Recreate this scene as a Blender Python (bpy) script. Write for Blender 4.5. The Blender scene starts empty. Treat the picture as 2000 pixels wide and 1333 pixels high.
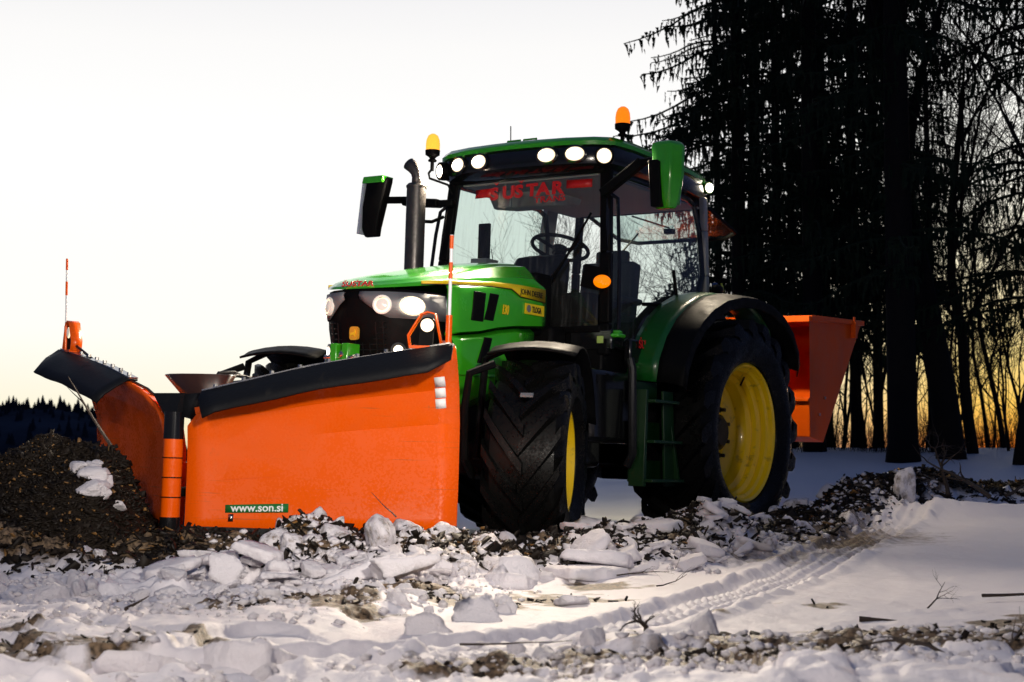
import bpy, bmesh, math, random
import numpy as np
from mathutils import Matrix, Vector
rnd = random.Random(7)
sc = bpy.context.scene
COL = sc.collection
R = math.radians

# ------------------------------------------------------------------ camera, sky, lights, exposure
CAM_H = 0.62
cam_d = bpy.data.cameras.new('camera')
cam = bpy.data.objects.new('camera', cam_d); COL.objects.link(cam)
cam.location = (0, 0, CAM_H)
cam.rotation_euler = (R(90 + 4.249), 0, 0)
cam_d.sensor_width = 36; cam_d.lens = 54.0
cam_d.clip_start = 0.05; cam_d.clip_end = 3000
cam_d.dof.use_dof = True; cam_d.dof.focus_distance = 9.3; cam_d.dof.aperture_fstop = 5.0
sc.camera = cam
sc.view_settings.view_transform = 'Standard'; sc.view_settings.look = 'None'
sc.view_settings.exposure = 0.0; sc.view_settings.gamma = 1.0
sc.render.resolution_x = 1024; sc.render.resolution_y = 682

def build_world():
    w = bpy.data.worlds.new('World'); sc.world = w; w.use_nodes = True
    nt = w.node_tree; nt.nodes.clear()
    N = nt.nodes.new; L = nt.links.new
    out = N('ShaderNodeOutputWorld'); bg = N('ShaderNodeBackground')
    tc = N('ShaderNodeTexCoord'); sep = N('ShaderNodeSeparateXYZ')
    L(tc.outputs['Generated'], sep.inputs[0])
    def math_(op, a, b=None, c=None):
        n = N('ShaderNodeMath'); n.operation = op
        for i, v in enumerate((a, b, c)):
            if v is None: continue
            if isinstance(v, (int, float)): n.inputs[i].default_value = v
            else: L(v, n.inputs[i])
        return n.outputs[0]
    z = sep.outputs[2]
    elev = math_('MULTIPLY', math_('ARCSINE', z), 180 / math.pi)
    # direction of the set sun: ahead and to the right, behind the wood
    def ramp(stops, fac):
        r = N('ShaderNodeValToRGB'); L(fac, r.inputs[0])
        while len(r.color_ramp.elements) > 1: r.color_ramp.elements.remove(r.color_ramp.elements[0])
        r.color_ramp.elements[0].position = stops[0][0]; r.color_ramp.elements[0].color = (*stops[0][1], 1)
        for p, c in stops[1:]:
            e = r.color_ramp.elements.new(p); e.color = (*c, 1)
        return r.outputs[0]
    ef = math_('DIVIDE', math_('ADD', elev, 5), 95)          # -5..90 deg -> 0..1
    E = lambda d: (d + 5) / 95
    horiz = math_('SQRT', math_('SUBTRACT', 1, math_('MULTIPLY', z, z)))
    def azdot(deg):
        s = (math.sin(R(deg)), math.cos(R(deg)))
        d = math_('ADD', math_('MULTIPLY', sep.outputs[0], s[0]), math_('MULTIPLY', sep.outputs[1], s[1]))
        return math_('DIVIDE', d, math_('MAXIMUM', horiz, 0.001))
    warm = ramp([(0, (.05, .02, .012)), (E(-.4), (.30, .06, .01)), (E(.3), (1.0, .20, .015)), (E(1.0), (1.0, .46, .05)), (E(1.9), (1.0, .60, .10)), (E(3.6), (1.0, .76, .27)),
                 (E(7.4), (1.0, .92, .68)), (E(10), (1.0, .98, .88)), (E(14), (.96, .96, .93)), (E(19), (.83, .835, .86)), (E(32), (.38, .44, .56)), (E(60), (.06, .10, .21)), (1, (.03, .06, .15))], ef)
    pale = ramp([(0, (.03, .03, .04)), (E(-.4), (.35, .3, .22)), (E(.6), (.98, .84, .50)), (E(2.0), (1.0, .94, .75)), (E(4.5), (1.04, 1.02, .95)),
                 (E(11), (1.03, 1.03, 1.02)), (E(15), (.98, .97, .96)), (E(19), (.83, .825, .86)), (E(32), (.34, .40, .52)), (E(60), (.06, .10, .21)), (1, (.03, .06, .15))], ef)
    back = ramp([(0, (.006, .008, .016)), (E(0), (.03, .035, .06)), (E(10), (.048, .065, .14)), (E(45), (.042, .068, .155)), (1, (.035, .06, .13))], ef)
    def mix(f, a, b):
        m = N('ShaderNodeMix'); m.data_type = 'RGBA'; L(f, m.inputs['Factor']); L(a, m.inputs['A']); L(b, m.inputs['B']); return m.outputs['Result']
    def smooth(v, a, b):
        m = N('ShaderNodeMapRange'); m.interpolation_type = 'SMOOTHSTEP'; L(v, m.inputs[0])
        m.inputs[1].default_value = a; m.inputs[2].default_value = b; return m.outputs[0]
    f1 = smooth(azdot(24), .955, .998)
    glow = mix(f1, pale, warm)
    f2 = smooth(azdot(0), .74, .955)
    col = mix(f2, back, glow)
    L(col, bg.inputs[0]); bg.inputs[1].default_value = 1.0
    L(bg.outputs[0], out.inputs[0])
build_world()

def spot(name, loc, target, energy, angle, blend=.6, col=(1, .86, .66), rad=.05, parent=None):
    d = bpy.data.lights.new(name, 'SPOT'); d.energy = energy; d.spot_size = R(angle); d.spot_blend = blend
    d.color = col; d.shadow_soft_size = rad
    o = bpy.data.objects.new(name, d); COL.objects.link(o)
    v = Vector(target) - Vector(loc)
    o.rotation_euler = v.to_track_quat('-Z', 'Y').to_euler()
    o.location = loc
    if parent: o.parent = parent
    return o
# the last light of the sky behind the wood (sun already at the horizon)
sd = bpy.data.lights.new('sun', 'SUN'); sd.energy = .25; sd.angle = R(8); sd.color = (1, .6, .35)
so = bpy.data.objects.new('sun', sd); COL.objects.link(so)
so.rotation_euler = Vector((-math.sin(R(24)), -math.cos(R(24)), -.05)).to_track_quat('-Z', 'Y').to_euler()
# the photographer's lamp on a boom above and in front of the camera, aimed at plough and bonnet
spot('photo_lamp', (1.4, .8, 2.3), (-.95, 8.3, 1.15), 1850, 37, 1.0, (1, .92, .82), .2)
spot('added_foreground_fill', (-1.7, .7, 2.4), (-.1, 5.2, .0), 590, 100, 1.0, (1, .90, .78), .3)  # added fill spot left of the camera, brightens foreground snow and rear wheel

# ------------------------------------------------------------------ tractor frame (X forward, Y left, Z up) -> world
M3 = Matrix(((-.550653281, .834204777, .0297212645), (-.834572932, -.550897468, .0000328), (.0164007491, -.0247864897, .999558225)))
TW = M3.to_4x4(); TW.translation = Vector((.82195738, 12.26995747, .02725286))
BASE = {}
def tag(o, label, cat=None, group=None, kind=None):
    if label: o['label'] = label
    if cat: o['category'] = cat
    if group: o['group'] = group
    if kind: o['kind'] = kind
    return o
def root(name, base, label, cat, group=None, frame=None):
    o = bpy.data.objects.new(name, None); COL.objects.link(o); o.empty_display_size = .2
    fm = frame if frame is not None else Matrix.Identity(4)
    o.matrix_world = fm @ Matrix.Translation(base)
    BASE[o.name] = Vector(base)
    return tag(o, label, cat, group)

class MB:
    def __init__(s): s.v = []; s.f = []; s.M = None
    def add(s, vs, fs):
        n = len(s.v)
        if s.M is not None: vs = [tuple(s.M @ Vector(p)) for p in vs]
        s.v.extend([tuple(p) for p in vs]); s.f.extend([tuple(i + n for i in f) for f in fs]); return s
    def box(s, c, d, rot=None):
        x, y, z = (k / 2 for k in d)
        vs = [Vector((a, b, e)) for a in (-x, x) for b in (-y, y) for e in (-z, z)]
        if rot is not None: vs = [rot @ p for p in vs]
        vs = [p + Vector(c) for p in vs]
        return s.add(vs, [(0, 1, 3, 2), (4, 6, 7, 5), (0, 4, 5, 1), (2, 3, 7, 6), (0, 2, 6, 4), (1, 5, 7, 3)])
    def bar(s, a, b, w, h, up=(0, 0, 1)):       # box from a to b, w across, h along up
        a = Vector(a); b = Vector(b); d = (b - a).normalized(); sd_ = d.cross(Vector(up)).normalized(); u = sd_.cross(d)
        vs = [p + sd_ * (i * w / 2) + u * (j * h / 2) for p in (a, b) for i in (-1, 1) for j in (-1, 1)]
        return s.add(vs, [(0, 1, 3, 2), (4, 6, 7, 5), (0, 4, 5, 1), (2, 3, 7, 6), (0, 2, 6, 4), (1, 5, 7, 3)])
    def prism(s, poly, fn, a, b):               # poly 2d, fn(u,v,t)->3d, t in a,b
        n = len(poly)
        vs = [fn(u, v, a) for u, v in poly] + [fn(u, v, b) for u, v in poly]
        return s.add(vs, [tuple(range(n))[::-1], tuple(range(n, 2 * n))] + [(i, (i + 1) % n, n + (i + 1) % n, n + i) for i in range(n)])
    def tube(s, pts, r, n=10, caps=True):
        pts = [Vector(p) for p in pts]; rr = r if isinstance(r, (list, tuple)) else [r] * len(pts)
        vs = []; up = None
        for i, p in enumerate(pts):
            d = (pts[min(i + 1, len(pts) - 1)] - pts[max(i - 1, 0)]).normalized()
            if up is None: up = Vector((0, 0, 1)) if abs(d.z) < .9 else Vector((1, 0, 0))
            a = d.cross(up).normalized(); up = a.cross(d).normalized()
            vs += [p + (a * math.cos(t) + up * math.sin(t)) * rr[i] for t in [2 * math.pi * k / n for k in range(n)]]
        fs = [(i * n + k, i * n + (k + 1) % n, (i + 1) * n + (k + 1) % n, (i + 1) * n + k) for i in range(len(pts) - 1) for k in range(n)]
        if caps: fs += [tuple(range(n))[::-1], tuple(range((len(pts) - 1) * n, len(pts) * n))]
        return s.add(vs, fs)
    def cyl(s, a, b, r0, r1=None, n=20): return s.tube([a, b], [r0, r0 if r1 is None else r1], n)
    def lathe(s, prof, origin, axis, n=48, closed=False):   # prof (r, h)
        o = Vector(origin); ax = Vector(axis).normalized()
        a = ax.orthogonal().normalized(); b = ax.cross(a)
        vs = [o + ax * h + (a * math.cos(t) + b * math.sin(t)) * r for r, h in prof for t in [2 * math.pi * k / n for k in range(n)]]
        m = len(prof)
        fs = [(i * n + k, i * n + (k + 1) % n, (i + 1) * n + (k + 1) % n, (i + 1) * n + k) for i in range(m - 1) for k in range(n)]
        if closed: fs += [((m - 1) * n + k, (m - 1) * n + (k + 1) % n, (k + 1) % n, k) for k in range(n)]
        return s.add(vs, fs)
    def ball(s, c, r, sx=1, sy=1, sz=1, n=16, m=10, z0=-1, z1=1):
        prof = []
        for i in range(m + 1):
            zz = z0 + (z1 - z0) * i / m; prof.append((math.sqrt(max(0, 1 - zz * zz)), zz))
        vs = [(c[0] + r * sx * q * math.cos(2 * math.pi * k / n), c[1] + r * sy * q * math.sin(2 * math.pi * k / n), c[2] + r * sz * zz) for q, zz in prof for k in range(n)]
        fs = [(i * n + k, i * n + (k + 1) % n, (i + 1) * n + (k + 1) % n, (i + 1) * n + k) for i in range(m) for k in range(n)]
        return s.add(vs, fs)
    def grid(s, rows, close=False):
        n = len(rows[0]); vs = [p for r_ in rows for p in r_]
        fs = [(i * n + k, i * n + k + 1, (i + 1) * n + k + 1, (i + 1) * n + k) for i in range(len(rows) - 1) for k in range(n - 1)]
        if close: fs += [(i * n + n - 1, i * n, (i + 1) * n, (i + 1) * n + n - 1) for i in range(len(rows) - 1)]
        return s.add(vs, fs)
    def build(s, name, m, parent=None, bevel=0, solid=0, smooth=35, label=None, sub=False, off=0):
        me = bpy.data.meshes.new(name); me.from_pydata(s.v, [], s.f); me.validate()
        for i in (getattr(s, 'ring', None) or []) if m in (MLAMP, MLAMP2) else []: me.polygons[i].material_index = 1
        bm = bmesh.new(); bm.from_mesh(me); bmesh.ops.remove_doubles(bm, verts=bm.verts, dist=1e-5)
        bmesh.ops.recalc_face_normals(bm, faces=bm.faces); bm.to_mesh(me); bm.free()
        me.materials.append(m)
        if getattr(s, 'ring', None) and m in (MLAMP, MLAMP2): me.materials.append(MLAMP3)
        if smooth:
            me.polygons.foreach_set('use_smooth', [True] * len(me.polygons)); me.set_sharp_from_angle(angle=R(smooth))
        o = bpy.data.objects.new(name, me); COL.objects.link(o)
        if parent is not None:
            o.parent = parent
            if parent.name in BASE: o.location = -BASE[parent.name]
        if solid:
            md = o.modifiers.new('solid', 'SOLIDIFY'); md.thickness = solid; md.offset = off
        if bevel:
            md = o.modifiers.new('bevel', 'BEVEL'); md.width = bevel; md.segments = 2; md.limit_method = 'ANGLE'; md.angle_limit = R(40); md.harden_normals = False
        if label: o['label'] = label
        return o

# ------------------------------------------------------------------ materials
def mat(name, col, rough=.5, metal=0, spec=.5, coat=0, var=0, var_scale=6, bump=0, bump_scale=30, emit=None, emit_s=0, dirt=None, trans=0):
    m = bpy.data.materials.new(name); m.use_nodes = True; nt = m.node_tree; b = nt.nodes['Principled BSDF']
    b.inputs['Base Color'].default_value = (*col, 1); b.inputs['Roughness'].default_value = rough
    b.inputs['Metallic'].default_value = metal; b.inputs['Specular IOR Level'].default_value = spec
    b.inputs['Coat Weight'].default_value = coat; b.inputs['Coat Roughness'].default_value = .06
    N = nt.nodes.new; L = nt.links.new
    tc = N('ShaderNodeTexCoord')
    if var or dirt:
        n = N('ShaderNodeTexNoise'); n.inputs['Scale'].default_value = var_scale; n.inputs['Detail'].default_value = 6; n.inputs['Roughness'].default_value = .65
        L(tc.outputs['Object'], n.inputs['Vector'])
        mr = N('ShaderNodeMapRange'); L(n.outputs[0], mr.inputs[0])
        if dirt:
            mr.inputs[1].default_value = dirt[1]; mr.inputs[2].default_value = dirt[1] + .18
            mx = N('ShaderNodeMix'); mx.data_type = 'RGBA'; L(mr.outputs[0], mx.inputs['Factor'])
            mx.inputs['A'].default_value = (*col, 1); mx.inputs['B'].default_value = (*dirt[0], 1)
            L(mx.outputs['Result'], b.inputs['Base Color'])
            r2 = N('ShaderNodeMapRange'); L(mr.outputs[0], r2.inputs[0]); r2.inputs[3].default_value = rough; r2.inputs[4].default_value = min(1, rough + .35); L(r2.outputs[0], b.inputs['Roughness'])
        else:
            mr.inputs[1].default_value = .3; mr.inputs[2].default_value = .7
            mr.inputs[3].default_value = 1 - var; mr.inputs[4].default_value = 1 + var
            mx = N('ShaderNodeVectorMath'); mx.operation = 'SCALE'; mx.inputs[0].default_value = col; L(mr.outputs[0], mx.inputs[3]); L(mx.outputs[0], b.inputs['Base Color'])
            r2 = N('ShaderNodeMapRange'); L(n.outputs[0], r2.inputs[0]); r2.inputs[1].default_value = .35; r2.inputs[2].default_value = .65
            r2.inputs[3].default_value = rough * .8; r2.inputs[4].default_value = min(1, rough * 1.25); L(r2.outputs[0], b.inputs['Roughness'])
    if bump:
        n2 = N('ShaderNodeTexNoise'); n2.inputs['Scale'].default_value = bump_scale; n2.inputs['Detail'].default_value = 5
        L(tc.outputs['Object'], n2.inputs['Vector'])
        bp = N('ShaderNodeBump'); bp.inputs['Strength'].default_value = bump; bp.inputs['Distance'].default_value = .01; L(n2.outputs[0], bp.inputs['Height']); L(bp.outputs[0], b.inputs['Normal'])
    if emit:
        b.inputs['Emission Color'].default_value = (*emit, 1); b.inputs['Emission Strength'].default_value = emit_s
    return m
MG = mat('green_paint', (.040, .40, .012), .22, coat=.6, var=.08, var_scale=3, bump=.05, bump_scale=90)
MGS = mat('green_shaded_step', (.002, .028, .004), .45)  # the tractor green, with the shade on the steps put into the colour
MGD = mat('green_dimmed_fender', (.005, .085, .010), .35, coat=.3, var=.1, var_scale=4, bump=.05)  # same green as the bonnet, darkened for the weaker light at the rear
MY = mat('yellow_paint', (.95, .62, .004), .30, coat=.3, dirt=((.22, .13, .03), .58), var_scale=9, bump=.06, bump_scale=60)
MYS = mat('yellow_decal', (.85, .62, .01), .35)
MO = mat('orange_plough_paint', (.86, .105, .0005), .34, spec=.25, coat=.3, dirt=((.60, .085, .01), .66), var_scale=5, bump=.04, bump_scale=45)
MOB = mat('orange_bin_paint', (.70, .085, .001), .4, spec=.2, coat=.05, var=.08, var_scale=5, bump=.05)
MBK = mat('black_plastic', (.0035, .0035, .0038), .55, spec=.09, var=.25, var_scale=8, bump=.1, bump_scale=120)
MBG = mat('black_gloss', (.007, .007, .008), .16, coat=.15)
MRB = mat('rubber', (.0035, .0034, .0033), .5, spec=.14, dirt=((.010, .0075, .0055), .62), var_scale=9, bump=.12, bump_scale=70)
MRF = mat('rubber_flap', (.006, .0065, .008), .55, spec=.2, dirt=((.018, .017, .016), .60), var_scale=12, bump=.2, bump_scale=60)
MST = mat('dark_steel', (.022, .022, .023), .42, metal=.6, var=.3, var_scale=14, bump=.2, bump_scale=80)
MCH = mat('bright_steel', (.62, .60, .56), .25, metal=1, var=.15, bump=.1)
MEX = mat('exhaust_steel', (.10, .09, .085), .38, metal=.75, var=.2, var_scale=10, bump=.12)
MGR = mat('grey_plastic', (.16, .17, .18), .5, var=.15)
MIN = mat('cab_trim_grey', (.34, .33, .31), .6, var=.15)
MRED = mat('red_decal', (.62, .015, .015), .4)
MWH = mat('white_decal', (.85, .85, .85), .35)
MBL = mat('black_decal', (.01, .01, .01), .4)
MREF = mat('white_reflector', (.95, .95, .95), .6)
MSG = mat('sign_green', (.01, .16, .035), .4)
MLAMP = mat('lit_lamp_lens', (1, 1, 1), .2, emit=(1, .90, .72), emit_s=22)
MLAMP3 = mat('lit_reflector_rim', (.8, .7, .5), .3, emit=(1, .80, .52), emit_s=1.3)
MLAMP2 = mat('dim_lamp_lens', (.7, .7, .68), .1, coat=1, emit=(1, .86, .66), emit_s=.35)
MAMB = mat('amber_lens', (.75, .16, .0), .12, coat=.8, emit=(1, .22, .0), emit_s=1.1)
MAMBH = mat('amber_glowing_dome', (.9, .3, .02), .12, coat=.8, emit=(1, .40, .035), emit_s=1.55)
MBLUE = mat('blue_plastic', (.02, .06, .25), .4)
MHOSE = mat('hydraulic_hose', (.014, .013, .012), .4, var=.2)
MMIR = mat('mirror_glass', (.75, .78, .82), .05, metal=1)
MSEAT = mat('seat_cloth', (.04, .045, .042), .8, bump=.3, bump_scale=200)
def wet_specks(m, lo=.10, hi=.42, scale=110):     # droplets and film: gloss that varies at pea size
    nt = m.node_tree; N = nt.nodes.new; L = nt.links.new; b = nt.nodes['Principled BSDF']
    tc = N('ShaderNodeTexCoord'); n = N('ShaderNodeTexNoise'); n.inputs['Scale'].default_value = scale; n.inputs['Detail'].default_value = 3; L(tc.outputs['Object'], n.inputs['Vector'])
    n2 = N('ShaderNodeTexNoise'); n2.inputs['Scale'].default_value = 5; n2.inputs['Detail'].default_value = 6; L(tc.outputs['Object'], n2.inputs['Vector'])
    a = N('ShaderNodeMath'); a.operation = 'ADD'; L(n.outputs[0], a.inputs[0]); L(n2.outputs[0], a.inputs[1])
    r = N('ShaderNodeMapRange'); L(a.outputs[0], r.inputs[0]); r.inputs[1].default_value = .8; r.inputs[2].default_value = 1.2; r.inputs[3].default_value = lo; r.inputs[4].default_value = hi; L(r.outputs[0], b.inputs['Roughness'])
def scratches(m, dull):      # long fine scuffs along the blade, left by snow and grit
    nt = m.node_tree; N = nt.nodes.new; L = nt.links.new; b = nt.nodes['Principled BSDF']; src = b.inputs['Base Color'].links[0].from_socket
    tc = N('ShaderNodeTexCoord'); out = None
    for sc_, lo in (((2.2, 1.3, 95), .66), ((30, 22, 3), .72)):
        mp = N('ShaderNodeMapping'); mp.inputs['Scale'].default_value = sc_; mp.inputs['Rotation'].default_value = (.12, 0, 0)
        n = N('ShaderNodeTexNoise'); n.inputs['Scale'].default_value = 1; n.inputs['Detail'].default_value = 4; L(tc.outputs['Object'], mp.inputs[0]); L(mp.outputs[0], n.inputs['Vector'])
        r = N('ShaderNodeMapRange'); L(n.outputs[0], r.inputs[0]); r.inputs[1].default_value = lo; r.inputs[2].default_value = lo + .06; r.inputs[4].default_value = .75
        mx = N('ShaderNodeMix'); mx.data_type = 'RGBA'; L(r.outputs[0], mx.inputs['Factor']); L(src, mx.inputs['A']); mx.inputs['B'].default_value = (*dull, 1); src = mx.outputs['Result']
    L(src, b.inputs['Base Color'])
scratches(MO, (.42, .10, .03))
wet_specks(MO, .14, .42, 70); wet_specks(MRB, .20, .65, 60)
def glass_mat(name, tint, refl=.10, haze=0.0):
    m = bpy.data.materials.new(name); m.use_nodes = True; nt = m.node_tree; nt.nodes.clear()
    N = nt.nodes.new; L = nt.links.new
    out = N('ShaderNodeOutputMaterial'); tr = N('ShaderNodeBsdfTransparent'); gl = N('ShaderNodeBsdfGlossy'); df = N('ShaderNodeBsdfDiffuse')
    tr.inputs[0].default_value = (*tint, 1); gl.inputs['Roughness'].default_value = .03; df.inputs[0].default_value = (.5, .5, .48, 1)
    lw = N('ShaderNodeLayerWeight'); lw.inputs[0].default_value = .5      # facing: same from both sides of the pane
    pw = N('ShaderNodeMath'); pw.operation = 'POWER'; L(lw.outputs['Facing'], pw.inputs[0]); pw.inputs[1].default_value = 4.5
    fr = N('ShaderNodeMath'); fr.operation = 'MULTIPLY_ADD'; L(pw.outputs[0], fr.inputs[0]); fr.inputs[1].default_value = .9; fr.inputs[2].default_value = .06
    mx = N('ShaderNodeMixShader'); L(fr.outputs[0], mx.inputs[0]); L(tr.outputs[0], mx.inputs[1]); L(gl.outputs[0], mx.inputs[2])
    m2 = N('ShaderNodeMixShader'); L(mx.outputs[0], m2.inputs[1]); L(df.outputs[0], m2.inputs[2])
    # rain streaks and road film on the pane
    tc = N('ShaderNodeTexCoord'); mp = N('ShaderNodeMapping'); mp.inputs['Scale'].default_value = (14, 14, 1.2)
    n = N('ShaderNodeTexNoise'); n.inputs['Scale'].default_value = 2.5; n.inputs['Detail'].default_value = 5
    L(tc.outputs['Object'], mp.inputs[0]); L(mp.outputs[0], n.inputs['Vector'])
    mr = N('ShaderNodeMapRange'); L(n.outputs[0], mr.inputs[0]); mr.inputs[1].default_value = .5; mr.inputs[2].default_value = .8
    mr.inputs[3].default_value = haze; mr.inputs[4].default_value = haze + .10; L(mr.outputs[0], m2.inputs[0])
    L(m2.outputs[0], out.inputs[0]); return m
MGL = glass_mat('cab_glass', (.90, .96, .93), haze=.02)
MGLS = glass_mat('side_glass', (.80, .90, .86), haze=.02)
MLENS = glass_mat('lens_cover', (.9, .9, .9))

def text_mesh(name, txt, size, org, right, up, m, parent, ext=.0015, bold=0, sx=1, shear=0, align='LEFT'):
    o = _text(name, txt.replace('Š', 'S'), size, org, right, up, m, parent, ext, bold, sx, shear, align)
    if 'Š' in txt:       # carons over the S, drawn as small wedges
        r_ = Vector(right).normalized(); u_ = Vector(up); u_ = (u_ - r_ * u_.dot(r_)).normalized(); n_ = r_.cross(u_); b = MB()
        for i, ch in enumerate(txt):
            if ch != 'Š': continue
            c = Vector(org) + r_ * (size * sx * (.32 + i * .655)) + u_ * size * .80
            w = size * .13; h = size * .09; t = size * .055
            poly = [(-w, h), (-w + t, h), (0, t * .6), (w - t, h), (w, h), (0, -t)]
            b.prism(poly, lambda a, e, q: tuple(c + r_ * a * 1.2 * sx + u_ * e + n_ * q), -ext, ext)
        b.build('caron', m, parent, smooth=0)
    return o
def _text(name, txt, size, org, right, up, m, parent, ext=.0015, bold=0, sx=1, shear=0, align='LEFT'):
    cu = bpy.data.curves.new(name, 'FONT'); cu.body = txt; cu.size = size; cu.extrude = ext; cu.offset = bold; cu.shear = shear; cu.align_x = align
    cu.resolution_u = 3
    to = bpy.data.objects.new('tmp', cu); COL.objects.link(to)
    dg = bpy.context.evaluated_depsgraph_get(); me = bpy.data.meshes.new_from_object(to.evaluated_get(dg))
    bpy.data.objects.remove(to); me.materials.clear(); me.materials.append(m)
    r_ = Vector(right).normalized(); u_ = Vector(up); u_ = (u_ - r_ * u_.dot(r_)).normalized(); n_ = r_.cross(u_)
    mm = Matrix((r_ * sx, u_, n_)).transposed().to_4x4(); mm.translation = Vector(org)
    me.transform(mm); o = bpy.data.objects.new(name, me); COL.objects.link(o); o.parent = parent
    if parent.name in BASE: o.location = -BASE[parent.name]
    return o
# ------------------------------------------------------------------ THE TRACTOR
TR = root('tractor', (0, 0, 0), 'green farm tractor with yellow wheels and black cab, work lamps lit, standing in dirty snow', 'tractor', frame=TW)
def lerp(a, b, t): return a + (b - a) * t
def interp(x, xs, ys):
    return float(np.interp(x, xs, ys))

def make_wheel(name, c, side, Rt, W, rim_r, steer, nl, lug_h, label):
    S = Matrix.Translation(c) @ Matrix.Rotation(steer, 4, 'Z')
    if side < 0: S = S @ Matrix.Scale(-1, 4, (0, 1, 0))
    ph0 = 0.1
    h = MB(); h.M = S; w2 = W / 2       # local: axle = Y, +Y outwards
    dish = .06 if Rt > .7 else .0
    yd = -.05 if Rt > .7 else -.02
    h.lathe([(rim_r * .80, yd + .03), (rim_r * .72, yd + .02), (rim_r * .60, yd - .02), (rim_r * .36, yd - .015), (rim_r * .33, yd + .015), (.001, yd + .02)], (0, 0, 0), (0, 1, 0), 56)
    hub = h.build('wheel', MY, TR, label=label)
    b = MB(); b.M = S
    for k in range(10):
        t = 2 * math.pi * (k + .5) / 10; rr = rim_r * .43
        p = Vector((rr * math.cos(t), yd - .02, rr * math.sin(t)))
        b.cyl(p, p + Vector((0, .045, 0)), .024, n=6); b.cyl(p + Vector((0, .045, 0)), p + Vector((0, .085, 0)), .015, n=10)
    b.lathe([(rim_r * .27, yd), (rim_r * .27, yd + .08), (rim_r * .2, yd + .11), (.001, yd + .11)], (0, 0, 0), (0, 1, 0), 32)
    b.build('hub_bolts', MST, hub)
    r = MB(); r.M = S; f = rim_r
    # stepped barrel seen from outside
    prof = [(f + .022, .235), (f + .026, .25), (f + .012, .262), (f - .004, .248), (f - .010, .215), (f - .030, .200), (f - .033, .165), (f - .024, .155), (f - .030, .145), (f - .052, .130), (f - .056, .095), (f - .046, .085), (f - .054, .075), (f - .078, .055), (f - .082, .02), (f * .81, .0), (f * .80, yd + .03)]
    prof += [(f * .80, yd + .01), (f * .86, yd - .02), (f - .03, -w2 + .1), (f + .02, -w2 + .07), (f + .022, -w2 + .075)]
    if Rt < .7: prof = [(f + .02, w2 - .06), (f + .02, w2 - .045), (f + .004, w2 - .045), (f - .01, w2 - .08), (f - .035, w2 - .12), (f - .04, .03), (f * .82, .01), (f * .80, -.02), (f - .03, -w2 + .08), (f + .02, -w2 + .06)]
    r.lathe(prof, (0, 0, 0), (0, 1, 0), 72); r.build('rim', MY, hub)
    v = MB(); v.M = S
    v.cyl((f * .80 * math.cos(2.0), w2 - .19, f * .80 * math.sin(2.0)), (f * .9 * math.cos(1.9), w2 - .15, f * .9 * math.sin(1.9)), .008, n=8)
    v.build('valve', MBK, hub)
    t_ = MB(); t_.M = S; Rc = Rt - lug_h
    cp = [(f + .015, w2 - .085), (f + .03, w2 - .04), (f + (Rc - f) * .35, w2 + .005), (f + (Rc - f) * .62, w2 + .008), (Rc - .05, w2 - .012), (Rc - .012, w2 - .045), (Rc, w2 * .55), (Rc + .008, 0)]
    cp = cp + [(a, -b_) for a, b_ in cp[-2::-1]]
    t_.lathe(cp, (0, 0, 0), (0, 1, 0), 96)
    # chevron lugs: path from shoulder down the sidewall to the centre line
    sweep = .60 if Rt < .7 else .44
    lw = 2 * math.pi * Rt / nl * .40
    for sgn in (1, -1):
        for k in range(nl):
            th0 = ph0 + 2 * math.pi * (k + (.5 if sgn > 0 else 0)) / nl
            path = []
            for q in range(8):
                u = q / 7
                if q == 0: y, rad0, rad1, th = w2 + .004, Rc - .13, Rc - .105, -.10
                elif q == 1: y, rad0, rad1, th = w2 + .004, Rc - .06, Rc - .015, -.06
                else:
                    s_ = (q - 2) / 5; y = lerp(w2 - .005, -.012, s_); th = sweep * (s_ ** .9) * .92
                    rad0 = Rc - .03; rad1 = lerp(Rt - .012, Rt, min(1, s_ * 3))
                path.append((sgn * y, rad0, rad1, th0 + (-th if True else th)))
            rows = []
            for (y, r0, r1, th) in path:
                wv = lw / Rt / 2
                row = []
                for dth, rr_ in ((-wv * 1.1, r0), (-wv * .72, r1), (wv * .72, r1), (wv * 1.1, r0)):
                    row.append((rr_ * math.cos(th + dth), y, rr_ * math.sin(th + dth)))
                rows.append(row)
            n0 = len(t_.v)
            t_.grid(rows)
            m4 = [tuple(S @ Vector(p)) for p in rows[-1]]
            t_.f.append((n0 + 28, n0 + 29, n0 + 30, n0 + 31)); t_.f.append((n0, n0 + 1, n0 + 2, n0 + 3))
    t_.build('tyre', MRB, hub, smooth=28)
    return hub
ST = R(23)
make_wheel('rear_wheel', (0, .86, .79), 1, .865, .62, .505, 0, 20, .05, 'large rear wheel with deep yellow rim, nearest the camera')
make_wheel('rear_wheel', (0, -.86, .79), -1, .865, .62, .505, 0, 20, .05, 'large rear wheel on the far side')
make_wheel('front_wheel', (2.76, 1.0, .54), 1, .615, .47, .30, ST, 17, .052, 'steered front wheel with wet chevron tread, nearest the camera')
make_wheel('front_wheel', (2.76, -1.0, .54), -1, .615, .47, .30, ST, 17, .052, 'steered front wheel on the far side')

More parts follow.
